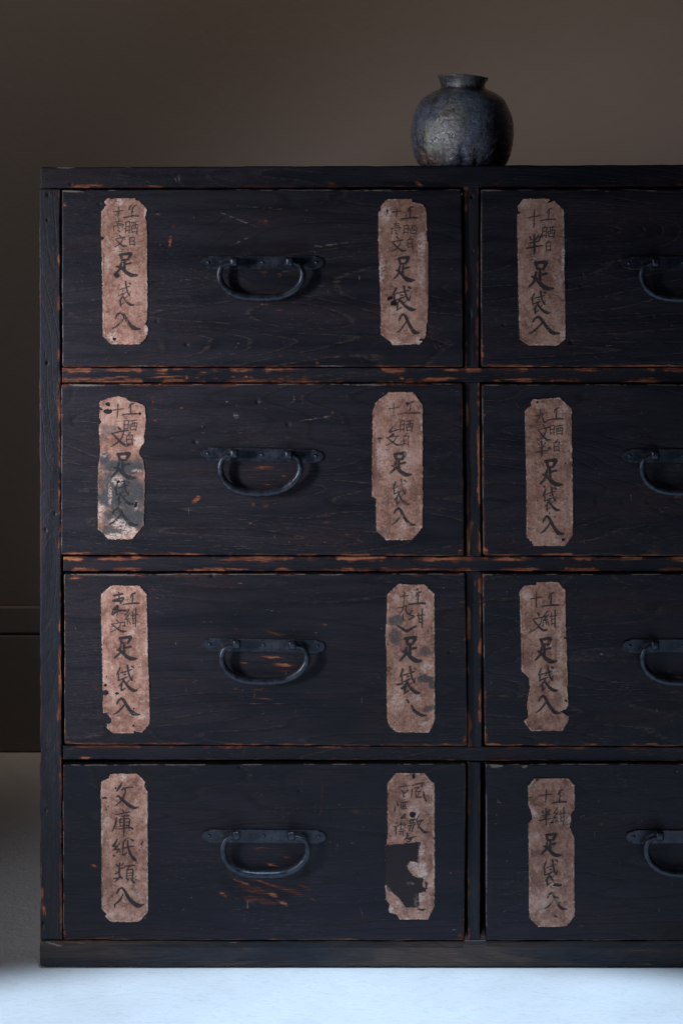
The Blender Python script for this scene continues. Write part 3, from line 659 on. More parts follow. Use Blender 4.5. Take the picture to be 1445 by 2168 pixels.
dA = drawer((131, 402), (976, 401), (980, 776.5), (132, 776.5), 21.3, (.3, .5, .5, .3), (2.5, 3, 2.5, 3),
    patches=[(360, 510, 4.5, 17, 5, .95), (366, 478, 5, 22, -18, .55), (334, 453, 10, 3.6, -4, .85), (555, 470, 30, 5, 20, .6), (562, 468, 9, 4.5, 10, .8), (560, 577, 12, 5, 0, .75), (592, 582, 8, 5, 0, .7), (590, 657, 12, 3, 0, .75), (560, 646, 14, 3, 0, .72), (704, 667, 7, 3.5, -15, .8), (671, 769, 7, 5, 30, .85), (918, 574, 7, 5, 0, .62), (930, 732, 6, 6, 0, .62), (137, 434, 6, 7, 0, .8), (136, 525, 4, 6, 0, .7), (970, 640, 8, 5, -40, .6), (640, 745, 8, 2.5, -10, .65)] + spots(340, 780, 590, 770, 26, 3, .57),
    dust_hilite=[(150, 405, 40, 3, 3, .9), (800, 404, 150, 2, 0, .5), (500, 463, 60, 3, 22, .62), (510, 510, 34, 3, -25, .6), (700, 518, 60, 4, -8, .58), (300, 775, 50, 2, 0, .6), (700, 775, 60, 2.4, 0, .6), (560, 440, 120, 1.6, 4, .5), (420, 590, 120, 1.4, -7, .5)],
    dents=[(211, 432, 2.5, 2, 3), (332, 680, 2.5, 2, 3), (395, 730, 3, 2.5, 3)])
dB = drawer((129.5, 813), (979, 812), (982, 1177), (129.5, 1174), 23.9, (.46, .5, .62, .35), (4, 3.5, 3.5, 3),
    patches=[(417, 1058, 15, 8, -38, 1.05), (384, 864, 8, 4, 0, .85), (559, 990, 34, 7, 0, .72), (600, 1008, 10, 4, 0, .8), (565, 1026, 16, 3, 0, .8), (535, 1068, 6, 6, 0, .75), (563, 1071, 10, 5, -10, .78), (530, 1108, 6, 4, 0, .75), (329, 890, 6, 5, 0, .75), (703, 875, 6, 5, 0, .85), (324, 850, 3, 16, 0, .66), (341, 850, 2.5, 14, 0, .66), (360, 890, 2, 26, 14, .5), (690, 1105, 14, 3, -8, .72), (133, 880, 5, 5, 0, .7), (138, 817, 9, 6, -40, .75), (974, 1166, 8, 10, 40, .75), (648, 1153, 7, 2.5, 0, .7), (976, 900, 5, 4, 0, .7), (230, 860, 6, 3, 0, .7)] + spots(310, 790, 830, 960, 30, 5, .58) + spots(440, 740, 985, 1150, 22, 6, .58),
    dust_hilite=[(180, 816, 60, 3, 0, .8), (780, 815, 60, 2.5, 0, .7), (500, 880, 12, 9, 30, .6), (615, 853, 20, 1.5, -35, .75), (622, 845, 1.6, 22, -6, .6), (670, 886, 50, 4, -8, .55), (480, 850, 4, 4, 0, .7), (425, 1137, 8, 1.4, 45, .6)],
    dents=[(610, 898, 4, 4, 3), (413, 935, 4, 3, 3), (545, 850, 3, 4, 3)])
dC = drawer((135.5, 1215), (984, 1214), (989, 1579.5), (136.5, 1576), 26.1, (.42, .5, .6, .42), (4, 3.2, 3.4, 3.2),
    patches=[(575, 1391, 42, 4, 4, .95), (598, 1408, 34, 4.5, 5, 1.0), (515, 1403, 16, 2.6, 0, .8), (600, 1420, 30, 2, 0, .7), (580, 1340, 36, 4, 12, .75), (500, 1332, 10, 5, 20, .6), (545, 1459, 20, 3.4, 0, .8), (560, 1480, 30, 3.5, 5, .78), (500, 1458, 10, 2.5, 0, .78), (540, 1490, 24, 2.5, 0, .72), (590, 1490, 20, 2.5, 0, .7), (688, 1322, 9, 5, 20, .65), (163, 1224, 30, 4.5, -4, .85), (160, 1221, 10, 5, 0, .8), (139, 1298, 4, 4, 0, .8), (139, 1320, 4, 3, 0, .8), (325, 1247, 9, 6, 60, .6), (333, 1267, 7, 4, 20, .65), (138, 1552, 4, 8, 0, .9), (144, 1571, 12, 5, 0, .8), (980, 1275, 18, 3, 0, .75), (976, 1235, 10, 4, 20, .7), (203, 1457, 14, 7, 20, .58), (983, 1565, 6, 12, 20, .75)] + spots(430, 700, 1450, 1540, 24, 8, .58),
    dust_hilite=[(250, 1217, 80, 2.5, 0, .75), (700, 1217, 50, 2, 0, .6), (160, 1330, 2, 20, -20, .5), (560, 1290, 90, 2, 10, .45)],
    dents=[(449, 1218, 4, 3, 4), (950, 1380, 3, 2, 3), (660, 1392, 2, 2, 2)])
dD = drawer((133, 1618.5), (986, 1616.5), (982, 1991), (134, 1990), 28.4, fig=0.22, edge=(.22, .45, .5, .38), ewid=(2.5, 3, 2.6, 3),
    patches=[(198, 1833, 12, 4, 8, .95), (512, 1868, 40, 3.8, 20, .95), (570, 1872, 46, 4.2, 17, 1.0), (580, 1896, 16, 7, 10, 1.0), (545, 1886, 60, 12, 14, .66), (600, 1912, 22, 6, 22, .85), (610, 1885, 46, 9, 20, .66), (545, 1905, 60, 14, 14, .60), (472, 1893, 18, 5, 42, .75), (575, 1831, 24, 4, 12, .85), (545, 1797, 14, 3.5, 0, .75), (608, 1815, 12, 4, 5, .72), (560, 1795, 22, 3, 5, .68), (640, 1876, 18, 3.5, 15, .7), (660, 1905, 14, 3, 30, .68), (681, 1680, 2.2, 30, 3, .72), (678, 1720, 2, 22, 3, .7), (751, 1720, 12, 5, 0, .72), (765, 1935, 3, 26, -12, .62), (216, 1986, 34, 2.6, -3, .9), (262, 1988, 22, 2.2, 3, 1.0), (137, 1900, 4, 12, 0, .8), (138, 1975, 4, 8, 0, .9), (400, 1990, 60, 1.5, 0, .6), (975, 1980, 10, 8, 0, .7)] + spots(140, 320, 1880, 1985, 10, 10, .5) + spots(430, 900, 1870, 1970, 22, 11, .56),
    dust_hilite=[(524, 1915, 2, 14, 0, .8), (516, 1945, 2, 16, 8, .6), (639, 1660, 1.5, 18, 6, .5), (630, 1705, 1.2, 20, 8, .45), (480, 1990, 60, 1.6, 0, .7), (740, 1655, 1.5, 26, 2, .45)],
    dents=[(196, 1989, 20, 2.5, 4), (384, 1924, 4, 2.6, 4), (508, 1623, 3, 2.5, 3), (633, 1673, 3, 2, 3), (757, 1848, 2, 3, 3)])
dE = drawer((1017, 401), (1873, 400.5), (1873, 776.5), (1017.5, 776.5), 31.7, (.3, .3, .6, .42), (2.6, 3, 3.4, 3.4),
    patches=[(1020, 745, 5, 26, 0, .9), (1045, 773, 36, 3.4, 0, .8), (1092, 423, 6, 1.6, -30, .7), (1441, 663, 10, 3, 0, .7), (1295, 490, 3, 12, 0, .5), (1330, 478, 14, 4, 0, .5), (1380, 775, 30, 2, 0, .6)] + spots(1210, 1440, 420, 770, 12, 12, .5),
    dust_hilite=[(1040, 403, 40, 2.4, 0, .8), (1018, 560, 2, 150, 0, .6), (1376, 404, 12, 2, 0, .8), (1285, 405, 8, 2, 0, .8)], dents=[(1066, 688, 2, 3, 3), (1208, 724, 3, 4, 3), (1228, 604, 2, 2, 3)], res=2.8)  # tall left strip puts the edge highlight into the colour, here and below
dF = drawer((1019.5, 814), (1873, 813), (1873, 1177), (1022, 1176.5), 34.2, (.34, .3, .66, .45), (3, 3, 4, 4),
    patches=[(1027, 1168, 8, 12, -30, .95), (1060, 1175, 50, 3.4, 0, .85), (1024, 880, 5, 6, 0, .8), (1310, 1004, 8, 3, 20, .6), (1268, 1030, 18, 2, 20, .5), (1434, 1052, 16, 5, 0, .75), (1410, 1075, 14, 3, 20, .65)] + spots(1210, 1440, 830, 1170, 12, 13, .5),
    dust_hilite=[(1040, 816, 30, 2.2, 0, .7), (1020, 1000, 2, 150, 0, .6)], res=2.8)
dG = drawer((1020.5, 1215), (1873, 1215), (1873, 1580.5), (1026, 1579), 37.5, (.34, .3, .62, .52), (3, 3, 4, 4),
    patches=[(1045, 1577, 40, 4, 4, .95), (1028, 1560, 3, 20, 0, .8), (1024, 1278, 4, 5, 0, .8), (1436, 1436, 14, 6, 10, .8), (1410, 1420, 18, 4, 15, .65), (1425, 1465, 16, 4, -10, .7)] + spots(1210, 1440, 1240, 1570, 12, 14, .5),
    dust_hilite=[(1030, 1217, 40, 2.4, 0, .7), (1022, 1400, 2, 150, 0, .65)], res=2.8)
dH = drawer((1027, 1617), (1873, 1617), (1873, 1991), (1027.5, 1991), 40.9, fig=0.3, edge=(.36, .3, .3, .4), ewid=(3.4, 3, 2.4, 3),
    patches=[(1100, 1622, 30, 3, 0, .6), (1300, 1875, 3, 2, 0, .6), (1045, 1700, 3, 4, 0, .5)] + spots(1210, 1440, 1640, 1980, 14, 15, .5),
    dust_hilite=[(1050, 1622, 22, 5, 0, .85), (1110, 1623, 12, 4, 0, .8), (1029, 1800, 2, 180, 0, .75), (1394, 1925, 1.5, 10, 0, .6), (1317, 1916, 1.5, 6, 0, .6)], dents=[(1053, 1958, 4, 4, 3)], res=2.8)

handle(dA, 424.5, 685.5, 555.5, 555.5, (495, 612.5), 459.5, 645, 637.5, .02, 1)
handle(dB, 424, 684.5, 960.5, 966, (495, 610.5), 461.5, 640, 1051, .12, 2)
handle(dC, 428, 688, 1364, 1369, (500.5, 618), 464.5, 654, 1450, .05, 3)
handle(dD, 427, 690, 1770, 1772, (500, 616), 466.5, 656, 1859, .03, 4)
handle(dE, 1314, 1575, 557, 556, (1387, 1502), 1352, 1535, 640, .03, 5)
handle(dF, 1316, 1577, 965, 965, (1386, 1503), 1353, 1536, 1050, .03, 6)
handle(dG, 1316, 1577, 1368, 1367, (1386, 1503), 1354, 1538, 1452, .03, 7)
handle(dH, 1324, 1586, 1772, 1772, (1396, 1512), 1362, 1547, 1858, .03, 8)

# first row
paper(dA, (180, 400), [(300,125),(680,120),(690,150),(730,150),(800,215),(838,275),(838,300),(820,380),(838,440),(842,650),(848,1400),(845,1770),(818,1812),(855,1870),(850,1960),(820,2020),(740,2098),(580,2104),(350,2100),(240,1995),(235,1500),(225,900),(215,700),(218,300),(290,215),(258,170)],
      [K('koy',525,215,718,390), K('sara',540,432,722,600), K('shiro',590,630,685,765), K('ju',385,245,520,378), K('ichi',385,405,525,585), K('bun',400,625,565,785), K('ashi',395,868,712,1190), K('fuku',425,1255,665,1585,.9), K('iri',372,1665,745,1900)],
      holes=[(236,662,22,24),(400,2025,26,24)], black=[(432,1170,46,46)], white=[(470,170,60,60),(820,330,30,80),(380,1990,90,70,.9),(830,1900,40,90,.8),(440,830,80,60,.7),(300,1000,50,120,.5)],
      lost=[(420,1400,60,160,.75)], seed=101, lum=1.0, fade=.45, label='brown paper label with a small round black hole beside the middle character')
paper(dA, (770, 400), [(300,135),(650,130),(655,178),(735,185),(800,210),(835,260),(850,330),(850,600),(868,740),(872,1300),(862,1800),(848,1830),(840,1990),(760,2100),(380,2112),(350,2060),(225,1970),(220,1500),(208,1200),(190,700),(192,330),(225,230)],
      [K('ko',502,238,725,405), K('sara',530,478,718,615), K('shiro',575,640,672,805), K('ju',380,255,500,380), K('ichi',368,440,492,615), K('bun',362,650,560,845), K('ashi',400,920,682,1250,1.05), K('fuku',375,1310,695,1645), ('g','iri',440,1685,752,1955,1,.5)],
      holes=[(315,295,12,26),(215,275,14,22),(400,1540,50,34,1,-30),(350,1475,50,22,1,-30),(775,2035,30,16)], white=[(300,330,120,110,.9),(770,760,70,220,.95),(240,1080,40,260,.7),(440,1640,160,60,.6),(430,2060,90,40,.9),(740,2040,60,50,.9),(480,1440,90,90,.6),(780,1150,60,220,.5)],
      browns=[(850,1000,28,800,.8)], lost=[(420,1850,70,90,.7)], seed=113, lum=.95, fade=.25, label='brown paper label flecked white, its lower left writing torn')
# second row
paper(dB, (180, 820), [(200,185),(330,140),(470,118),(570,150),(600,190),(680,195),(740,215),(815,250),(828,420),(820,560),(800,640),(808,740),(740,850),(730,890),(790,980),(812,1100),(810,1500),(800,1870),(690,1990),(640,2055),(310,2055),(240,1970),(175,1920),(172,1300),(185,1000),(208,885),(190,620),(190,500),(225,480),(205,430),(192,400)],
      [K('ju',358,225,530,415), K('ko',505,215,712,370), K('sara',520,435,705,590), K('shiro',548,605,660,780), K('bun',345,535,610,800,1.05), K('ashi',360,885,690,1240), K('fuku',395,1265,650,1590), K('iri',330,1625,720,1870)],
      holes=[(315,228,32,28),(218,292,20,18),(312,326,66,34),(745,355,18,18),(690,1580,18,44,1,15),(455,1275,26,16)],
      grey=[(500,1080,400,130,1),(260,960,90,120,1),(500,1400,420,340,1),(500,1750,420,180,1),(400,1950,260,120,.9),(650,1730,240,200,1),(340,560,140,90,.6),(250,680,70,60,.5),(720,1000,100,60,.7)],
      white=[(430,1260,90,80,1),(340,1450,30,180,.8),(200,1700,40,170,.8),(480,1850,150,100,1,25),(600,1940,230,80,1,20),(420,2010,170,50,1),(220,1640,60,90,1),(700,1130,90,26,.8),(250,900,60,50,.5),(720,720,80,80,.8),(690,1600,34,80,.6)], seed=131, lum=.95, fade=.3,
      label='brown paper label, its lower half stained dark grey and scraped white')
paper(dB, (770, 820), [(340,65),(660,58),(690,90),(795,240),(798,900),(795,1890),(650,2065),(300,2065),(165,1940),(160,1500),(108,1480),(108,1000),(115,620),(112,330),(160,200),(240,130)],
      [K('ju',335,220,470,375), K('ko',462,190,760,365,.8), K('sara',478,440,660,600), K('shiro',522,620,615,780), ln(13,(385,540),(340,605,1.3),(400,590),(470,570)), ln(14,(400,630,1.3),(345,670)), K('bun',290,630,505,785,.95), K('ashi',340,880,640,1200,1.1), K('fuku',385,1245,610,1590,.9), K('iri',370,1625,690,1870), ln(16,(195,690),(235,690)), ln(12,(215,680),(210,745))],
      black=[(585,218,26,24)], holes=[], browns=[(145,1000,30,440,.95),(200,300,60,120,.5),(690,600,70,240,.6),(650,1380,80,180,.6),(668,1912,34,36,1),(180,1350,60,160,.5)], grey=[(230,1960,90,90,.55)],
      white=[(240,950,90,200,.6),(560,1000,90,220,.5),(440,1430,80,90,.6),(540,1860,100,90,.5),(560,1300,100,70,.5)], lost=[(560,900,30,40,.4),(450,1730,90,34,.9),(590,1850,40,30,.8),(520,1330,90,50,.6)], seed=149, lum=.97, fade=.55,
      label='brown paper label with clean clipped corners and broken faded writing')
# third row
paper(dC, (180, 1225), [(350,92),(740,92),(840,210),(845,500),(858,1100),(875,1600),(880,1880),(870,1980),(765,2085),(665,2060),(665,2092),(380,2092),(300,2020),(300,1960),(355,1950),(358,1895),(290,1810),(243,1815),(238,1400),(228,900),(218,600),(215,210)],
      [K('ko',525,190,738,350,1.05), K('kon',530,405,715,655,.9), ln(20,(395,230),(510,205)), ln(18,(455,190),(460,260)), ln(20,(380,300),(520,260),(480,330)), ln(26,(400,300),(470,300)), ln(44,(440,370,.7),(410,420,1.2),(375,480,.7)), ln(24,(430,440),(490,430),(560,430,.7)), ln(12,(440,460),(430,500)), K('bun',340,560,560,725), ln(14,(515,638),(540,640)), K('ashi',395,785,705,1100,1.05), K('fuku',425,1168,710,1520), K('iri',388,1610,745,1845,1.05)],
      holes=[(283,1437,20,20),(283,1540,46,36),(437,1550,26,18),(662,1755,10,12),(655,1987,14,12),(290,1325,6,6)], white=[(380,170,50,30,.9),(470,260,40,60,.7),(380,1580,40,40,.8),(620,730,70,50,.6),(740,1850,120,50,.5),(830,1000,40,80,.6),(290,1400,60,60,.5)], browns=[(820,1200,60,200,.6),(560,1950,90,80,.5)], seed=167, lum=.98, fade=.2,
      label='brown paper label with its lower left corner torn away')
paper(dC, (790, 1225), [(340,65),(480,75),(700,80),(760,150),(825,200),(830,900),(832,1500),(830,1900),(800,2000),(750,2085),(300,2075),(210,1990),(180,1880),(175,1000),(160,760),(175,560),(185,210)],
      [K('ko',480,175,700,350,1.05), K('ju',355,180,475,320), K('kyu',325,320,500,480,1.3), ln(14,(520,430),(490,490),(550,510),(480,555)), ln(13,(590,500),(690,490)), ln(14,(608,470),(615,590)), ln(15,(655,410),(655,660)), ln(12,(610,545),(655,540)), ln(12,(612,590),(650,588)), ln(15,(395,490),(400,560)), ln(26,(330,640,.7),(380,670),(450,705,1.1),(575,640,.8)), K('ashi',360,790,655,1135,1.15), K('fuku',355,1185,625,1560,1.05), ln(24,(455,1640,.9),(475,1670,.8)), ln(28,(510,1710,.6),(560,1790,1.1),(640,1840,1.1),(725,1850,.3)), ln(22,(380,1480),(440,1450)), ln(20,(320,1430),(390,1420))],
      black=[(592,142,20,18),(570,945,20,16)], grey=[(300,560,120,90,.85),(280,780,110,170,.8),(690,980,130,80,.75),(400,1080,130,60,.45),(700,1350,150,70,.95,10),(790,1420,60,80,.9),(740,1750,110,50,.8,-20),(450,1480,60,80,.6)], browns=[(480,560,60,240,.7),(490,740,80,40,.8),(760,1520,90,90,.5),(500,310,50,40,.7)],
      white=[(560,220,140,120,.6),(720,420,120,150,.5),(700,1190,90,90,.7),(320,1650,90,220,.5),(580,1600,80,70,.6),(310,260,100,60,.5),(260,2030,60,50,.5),(700,1960,90,40,.6)], lost=[(560,1200,60,30,.5)], seed=181, lum=.95, fade=.2,
      label='brown paper label blotched with dark ink stains on both sides')
# fourth row
paper(dD, (180, 1625), [(340,85),(700,78),(760,125),(820,205),(800,245),(848,320),(852,700),(855,1400),(855,1950),(740,2080),(580,2088),(340,2085),(270,2010),(290,1980),(222,1910),(222,1300),(218,700),(215,190),(320,145)],
      [ln(26,(500,210,.5),(470,260),(430,320,.6)), ln(16,(495,300),(570,270,1.1),(640,265,.6)), ln(20,(545,290,.8),(540,350),(495,440),(410,520,.5)), ln(30,(425,400,.4),(450,380,.5),(500,430,.9),(580,500,1.1),(660,545,1.1),(720,535,.3)),
       ln(14,(510,580),(520,600)), ln(14,(405,635,.6),(480,625),(600,600)), ln(18,(425,680,.8),(410,770),(370,860,.6)), ln(12,(490,660),(590,645)), ln(18,(530,640,.8),(528,780,1.3),(525,925,.5)), ln(13,(470,700),(475,790)), ln(14,(475,700,.7),(600,690,.9),(590,800)), ln(11,(480,745),(590,735)), ln(12,(475,790),(585,780)), ln(14,(445,830,.6),(620,810)), ln(18,(630,820),(645,830)),
       ln(20,(440,965,.6),(405,1030,1.1),(375,1060)), ln(16,(375,1060),(430,1070)), ln(18,(470,1020,.7),(420,1085),(390,1110)), ln(15,(400,1110),(470,1100)), ln(13,(440,1110),(435,1150)), ln(16,(385,1185),(405,1195)), ln(13,(460,1120),(475,1145)), ln(14,(575,945,.5),(535,990),(500,1020,.5)), ln(13,(520,1010),(510,1180),(560,1150)), ln(13,(520,1090),(655,1060)), ln(26,(575,985,.6),(585,1080,.8),(620,1180),(670,1240,1.3),(690,1250,.5)), ln(20,(615,970,.6),(650,985)),
       ln(17,(425,1310),(450,1335)), ln(15,(520,1285,.6),(495,1320)), ln(15,(455,1370),(530,1350)), ln(16,(470,1290),(465,1440)), ln(14,(400,1440,.7),(465,1400)), ln(13,(390,1500),(500,1480)), ln(16,(475,1440,.8),(450,1500),(405,1540,.5)), ln(14,(480,1470),(500,1500)), ln(14,(530,1335,.6),(600,1325),(660,1320)), ln(14,(595,1340),(565,1395)), ln(14,(565,1395),(565,1500)), ln(16,(565,1390,.7),(645,1380),(640,1510)), ln(11,(570,1430),(640,1420)), ln(11,(570,1465),(640,1455)), ln(13,(560,1505),(650,1500)), ln(14,(585,1520,.8),(550,1560,.5)), ln(22,(625,1520,.6),(660,1550)),
       ln(22,(435,1700,.8),(455,1650),(500,1620,.8)), ln(36,(500,1620,.5),(540,1670,.7),(590,1760,1),(660,1830,1.1),(720,1865,1.2),(800,1850,.3)), ln(20,(515,1710,.6),(470,1790,1),(400,1850,.8)), ln(18,(400,1850),(405,1890,.5))],
      holes=[(262,412,44,12),(418,282,9,16),(685,1480,6,8),(685,1515,6,8),(290,570,8,8),(318,520,8,6)], black=[(772,1020,12,42,1,28)], white=[(510,130,60,60,.9),(790,220,60,30,.9),(300,700,60,50,.7),(280,760,50,40,.6),(250,1850,60,90,.5),(330,2000,90,60,.6),(700,1700,90,140,.35)], browns=[(320,1480,90,200,.5),(640,170,120,30,.5),(620,1975,34,20,.6)], seed=197, lum=1.02, fade=.1,
      label='brown paper label with five large characters in one column')
paper(dD, (790, 1625), [(300,70),(700,75),(760,160),(825,210),(828,900),(830,1400),(825,1880),(770,1990),(735,2055),(350,2055),(320,2000),(215,1960),(200,1920),(215,1850),(165,1780),(155,1600),(150,1040),(175,1035),(188,900),(188,500),(185,210)], residue=[(145,1045),(400,1025),(640,1005),(620,1100),(610,1300),(540,1270),(500,1262),(440,1330),(480,1370),(490,1425),(600,1480),(670,1500),(660,1590),(690,1630),(700,1530),(735,1570),(700,1690),(610,1690),(615,1880),(440,1890),(330,1760),(200,1660),(160,1560),(145,1560)], items=[ln(9,(340,262),(490,245)), ln(10,(435,230),(440,250)), ln(13,(380,310),(420,345),(465,300)), ln(12,(400,320),(405,395)), ln(14,(525,240),(600,220),(680,205)), ln(12,(675,210),(650,260)), ln(12,(525,280),(510,400)), ln(12,(555,275),(610,265),(570,320),(640,320)), ln(11,(570,340),(580,400),(650,400)), ln(11,(610,340),(600,390)), ln(24,(675,330,.5),(685,400,.9),(710,450,.8)),
       ln(18,(290,530,.7),(290,580)), ln(11,(320,460),(330,520)), ln(12,(370,480),(455,460)), ln(12,(370,500),(380,555),(450,550)), ln(10,(400,490),(405,550)), ln(10,(430,490),(430,550)), ln(10,(380,525),(440,520)), ln(12,(360,640),(430,630),(370,680),(400,680)), ln(16,(425,640),(420,680)),
       ln(13,(300,750),(320,760)), ln(13,(280,800),(335,785)), ln(12,(320,790),(280,850)), ln(13,(310,810),(300,910)), ln(11,(350,770),(395,760)), ln(11,(375,740),(370,820)), ln(11,(400,780),(440,770)), ln(11,(420,745),(420,810)), ln(11,(360,835),(410,830)), ln(11,(340,865),(430,855)), ln(13,(395,860),(400,910)), ln(10,(370,880),(350,905)), ln(18,(450,880,.7),(460,930),(420,975,.8)), ln(14,(420,970),(570,930)), ln(14,(470,970),(515,960),(480,1000),(450,990)),
       ln(14,(480,720),(560,700)), ln(13,(500,700),(500,750)), ln(13,(530,700),(530,750)), ln(12,(480,755),(560,745)), ln(15,(470,790),(560,770)), ln(16,(540,780),(520,860)), ln(12,(510,790),(480,850)), ln(16,(625,630,.5),(580,710)), ln(14,(590,730),(670,710)), ln(14,(640,730),(600,820,.7)), ln(28,(585,740,.4),(620,800,.6),(680,870,1),(750,870,.3)), ln(16,(600,1910),(660,1920,1.4),(700,1915,.6))],
      holes=[(545,120,22,40),(530,635,46,44)], white=[(540,600,100,130,.7),(750,300,90,110,.6),(780,560,60,110,.6),(640,1100,60,120,.9),(660,1380,90,120,1),(540,1330,70,80,.8),(420,380,90,60,.5),(650,1720,50,120,.6),(230,1930,60,50,.8),(350,1850,80,60,.5,40)], grey=[(520,1350,60,60,.3)], browns=[(280,430,90,160,.5),(700,1840,110,60,.4)], seed=211, lum=.88, fade=.35,
      label='brown paper label with its left half torn off below the writing')
# right column: low lum puts the shade of this side into the paper colour
paper(dE, (1070, 400), [(235,130),(480,128),(600,132),(560,195),(650,150),(785,285),(792,600),(800,900),(790,1100),(803,1400),(808,2010),(800,2030),(700,2118),(300,2115),(180,2030),(168,1500),(158,900),(148,345),(205,320),(160,300),(158,235)],
      [K('ju',298,285,462,520), K('ko',470,262,668,425,.9), K('sara',485,505,660,665,.95), ln(22,(490,600,.6),(450,680)), K('shiro',535,690,618,840,1.1), K('han',272,618,490,885), K('ashi',312,972,640,1368,1.05), K('fuku',335,1385,592,1685), K('iri',315,1722,720,1962,.95)],
      holes=[], white=[(240,200,90,50,.8),(780,980,40,220,.9),(700,1200,80,180,.5),(770,1950,50,90,.8),(700,1700,70,120,.4)], browns=[(520,1400,220,90,.4,30),(280,2060,40,36,.8)], black=[(690,1460,8,120,.75,-58)], seed=223, lum=.86, fade=.15,
      label='brown paper label darkened for shade, with a thin diagonal crease')
paper(dF, (1080, 825), [(300,125),(380,125),(660,102),(825,250),(832,800),(845,1500),(845,1960),(740,2112),(310,2112),(270,2050),(212,1990),(212,1400),(205,900),(192,600),(190,280),(230,235),(275,215),(268,165)],
      [K('kyu',322,275,495,440), K('ko',500,238,710,408,.95), K('bun',360,472,540,690), K('sara',522,475,708,615), K('shiro',572,675,668,835,1.15), K('han',330,700,505,915,.9), K('ashi',400,945,702,1305,1.1), K('fuku',435,1320,662,1638), ('g','iri',400,1700,722,1955,1.05,.5)],
      holes=[(362,172,14,16),(740,990,8,8),(815,1015,7,5),(600,1720,9,10),(635,870,7,9),(525,1668,7,7),(458,1310,8,12),(535,1250,7,7),(365,1500,6,6),(305,1180,6,5),(365,665,6,6),(710,2025,22,22),(280,2055,14,12)], black=[(530,790,40,30,.7)], white=[(700,260,80,60,.6),(400,220,120,50,.5),(700,490,60,90,.5),(460,700,50,40,.6),(640,2050,80,50,.4)], browns=[(320,850,160,60,.6,-12),(270,1530,30,36,.6)], seed=239, lum=.88, fade=.2,
      label='brown paper label darkened for shade, peppered with tiny dark worm holes')
paper(dG, (1075, 1225), [(380,45),(680,42),(720,95),(775,160),(780,600),(790,860),(805,1400),(800,1500),(815,1700),(790,1760),(710,1790),(820,1860),(815,1910),(740,2058),(310,2060),(205,1930),(265,1860),(250,1700),(285,1480),(280,1340),(180,1250),(170,800),(155,400),(152,155),(220,90),(370,80)],
      [K('ju',300,182,455,385,1.05), K('ko',452,185,675,375,.95), K('bun',305,465,528,715), K('kon',462,425,655,655), ln(14,(460,640),(470,645)), K('ashi',362,800,652,1140,1.1), K('fuku',395,1185,662,1520), ('g','iri',370,1575,705,1825,1,.4)],
      holes=[(782,1650,16,16),(770,800,20,9)], white=[(230,230,100,70,.7),(700,900,50,300,.6),(640,1260,90,60,.6),(690,1440,90,90,.6),(210,700,60,60,.5),(780,1720,60,60,.6)], grey=[(670,1620,60,120,.3)], browns=[(260,1140,90,70,.5),(660,900,90,90,.4)], seed=251, lum=.88, fade=.15,
      label='brown paper label darkened for shade, with a long strip torn from its lower left side')
paper(dH, (1085, 1635), [(290,80),(745,78),(832,170),(835,500),(785,570),(780,680),(770,740),(832,890),(828,1300),(835,1950),(800,1990),(725,2085),(340,2092),(215,1965),(210,1300),(205,690),(260,630),(235,510),(205,440),(202,185)],
      [K('ju',358,240,530,400,1.05), K('ko',525,235,720,415,.95), K('kon',535,478,705,710,1.0), K('han',352,495,530,720,.9), K('ashi',382,825,650,1140,1.1), K('fuku',405,1178,652,1535,.95), K('iri',430,1620,725,1855,.9), ln(14,(570,1680),(610,1700),(590,1740),(640,1760)), ln(16,(560,1940),(590,1950))],
      holes=[(525,672,22,10),(560,1525,26,14),(330,100,22,10)], white=[(230,480,30,130,1,-20),(300,560,60,40,.9,30),(620,640,120,90,.4),(760,650,30,90,.8),(560,1520,60,40,.6),(400,1780,90,120,.5),(320,850,40,60,.6)], browns=[(310,1430,170,80,.7,50),(580,170,100,50,.5),(720,860,90,60,.5)], lost=[(560,1750,60,60,.7),(560,1480,50,30,.5)], seed=263, lum=.85, fade=.35,
      label='brown paper label darkened for shade, pinched by tears on both edges')

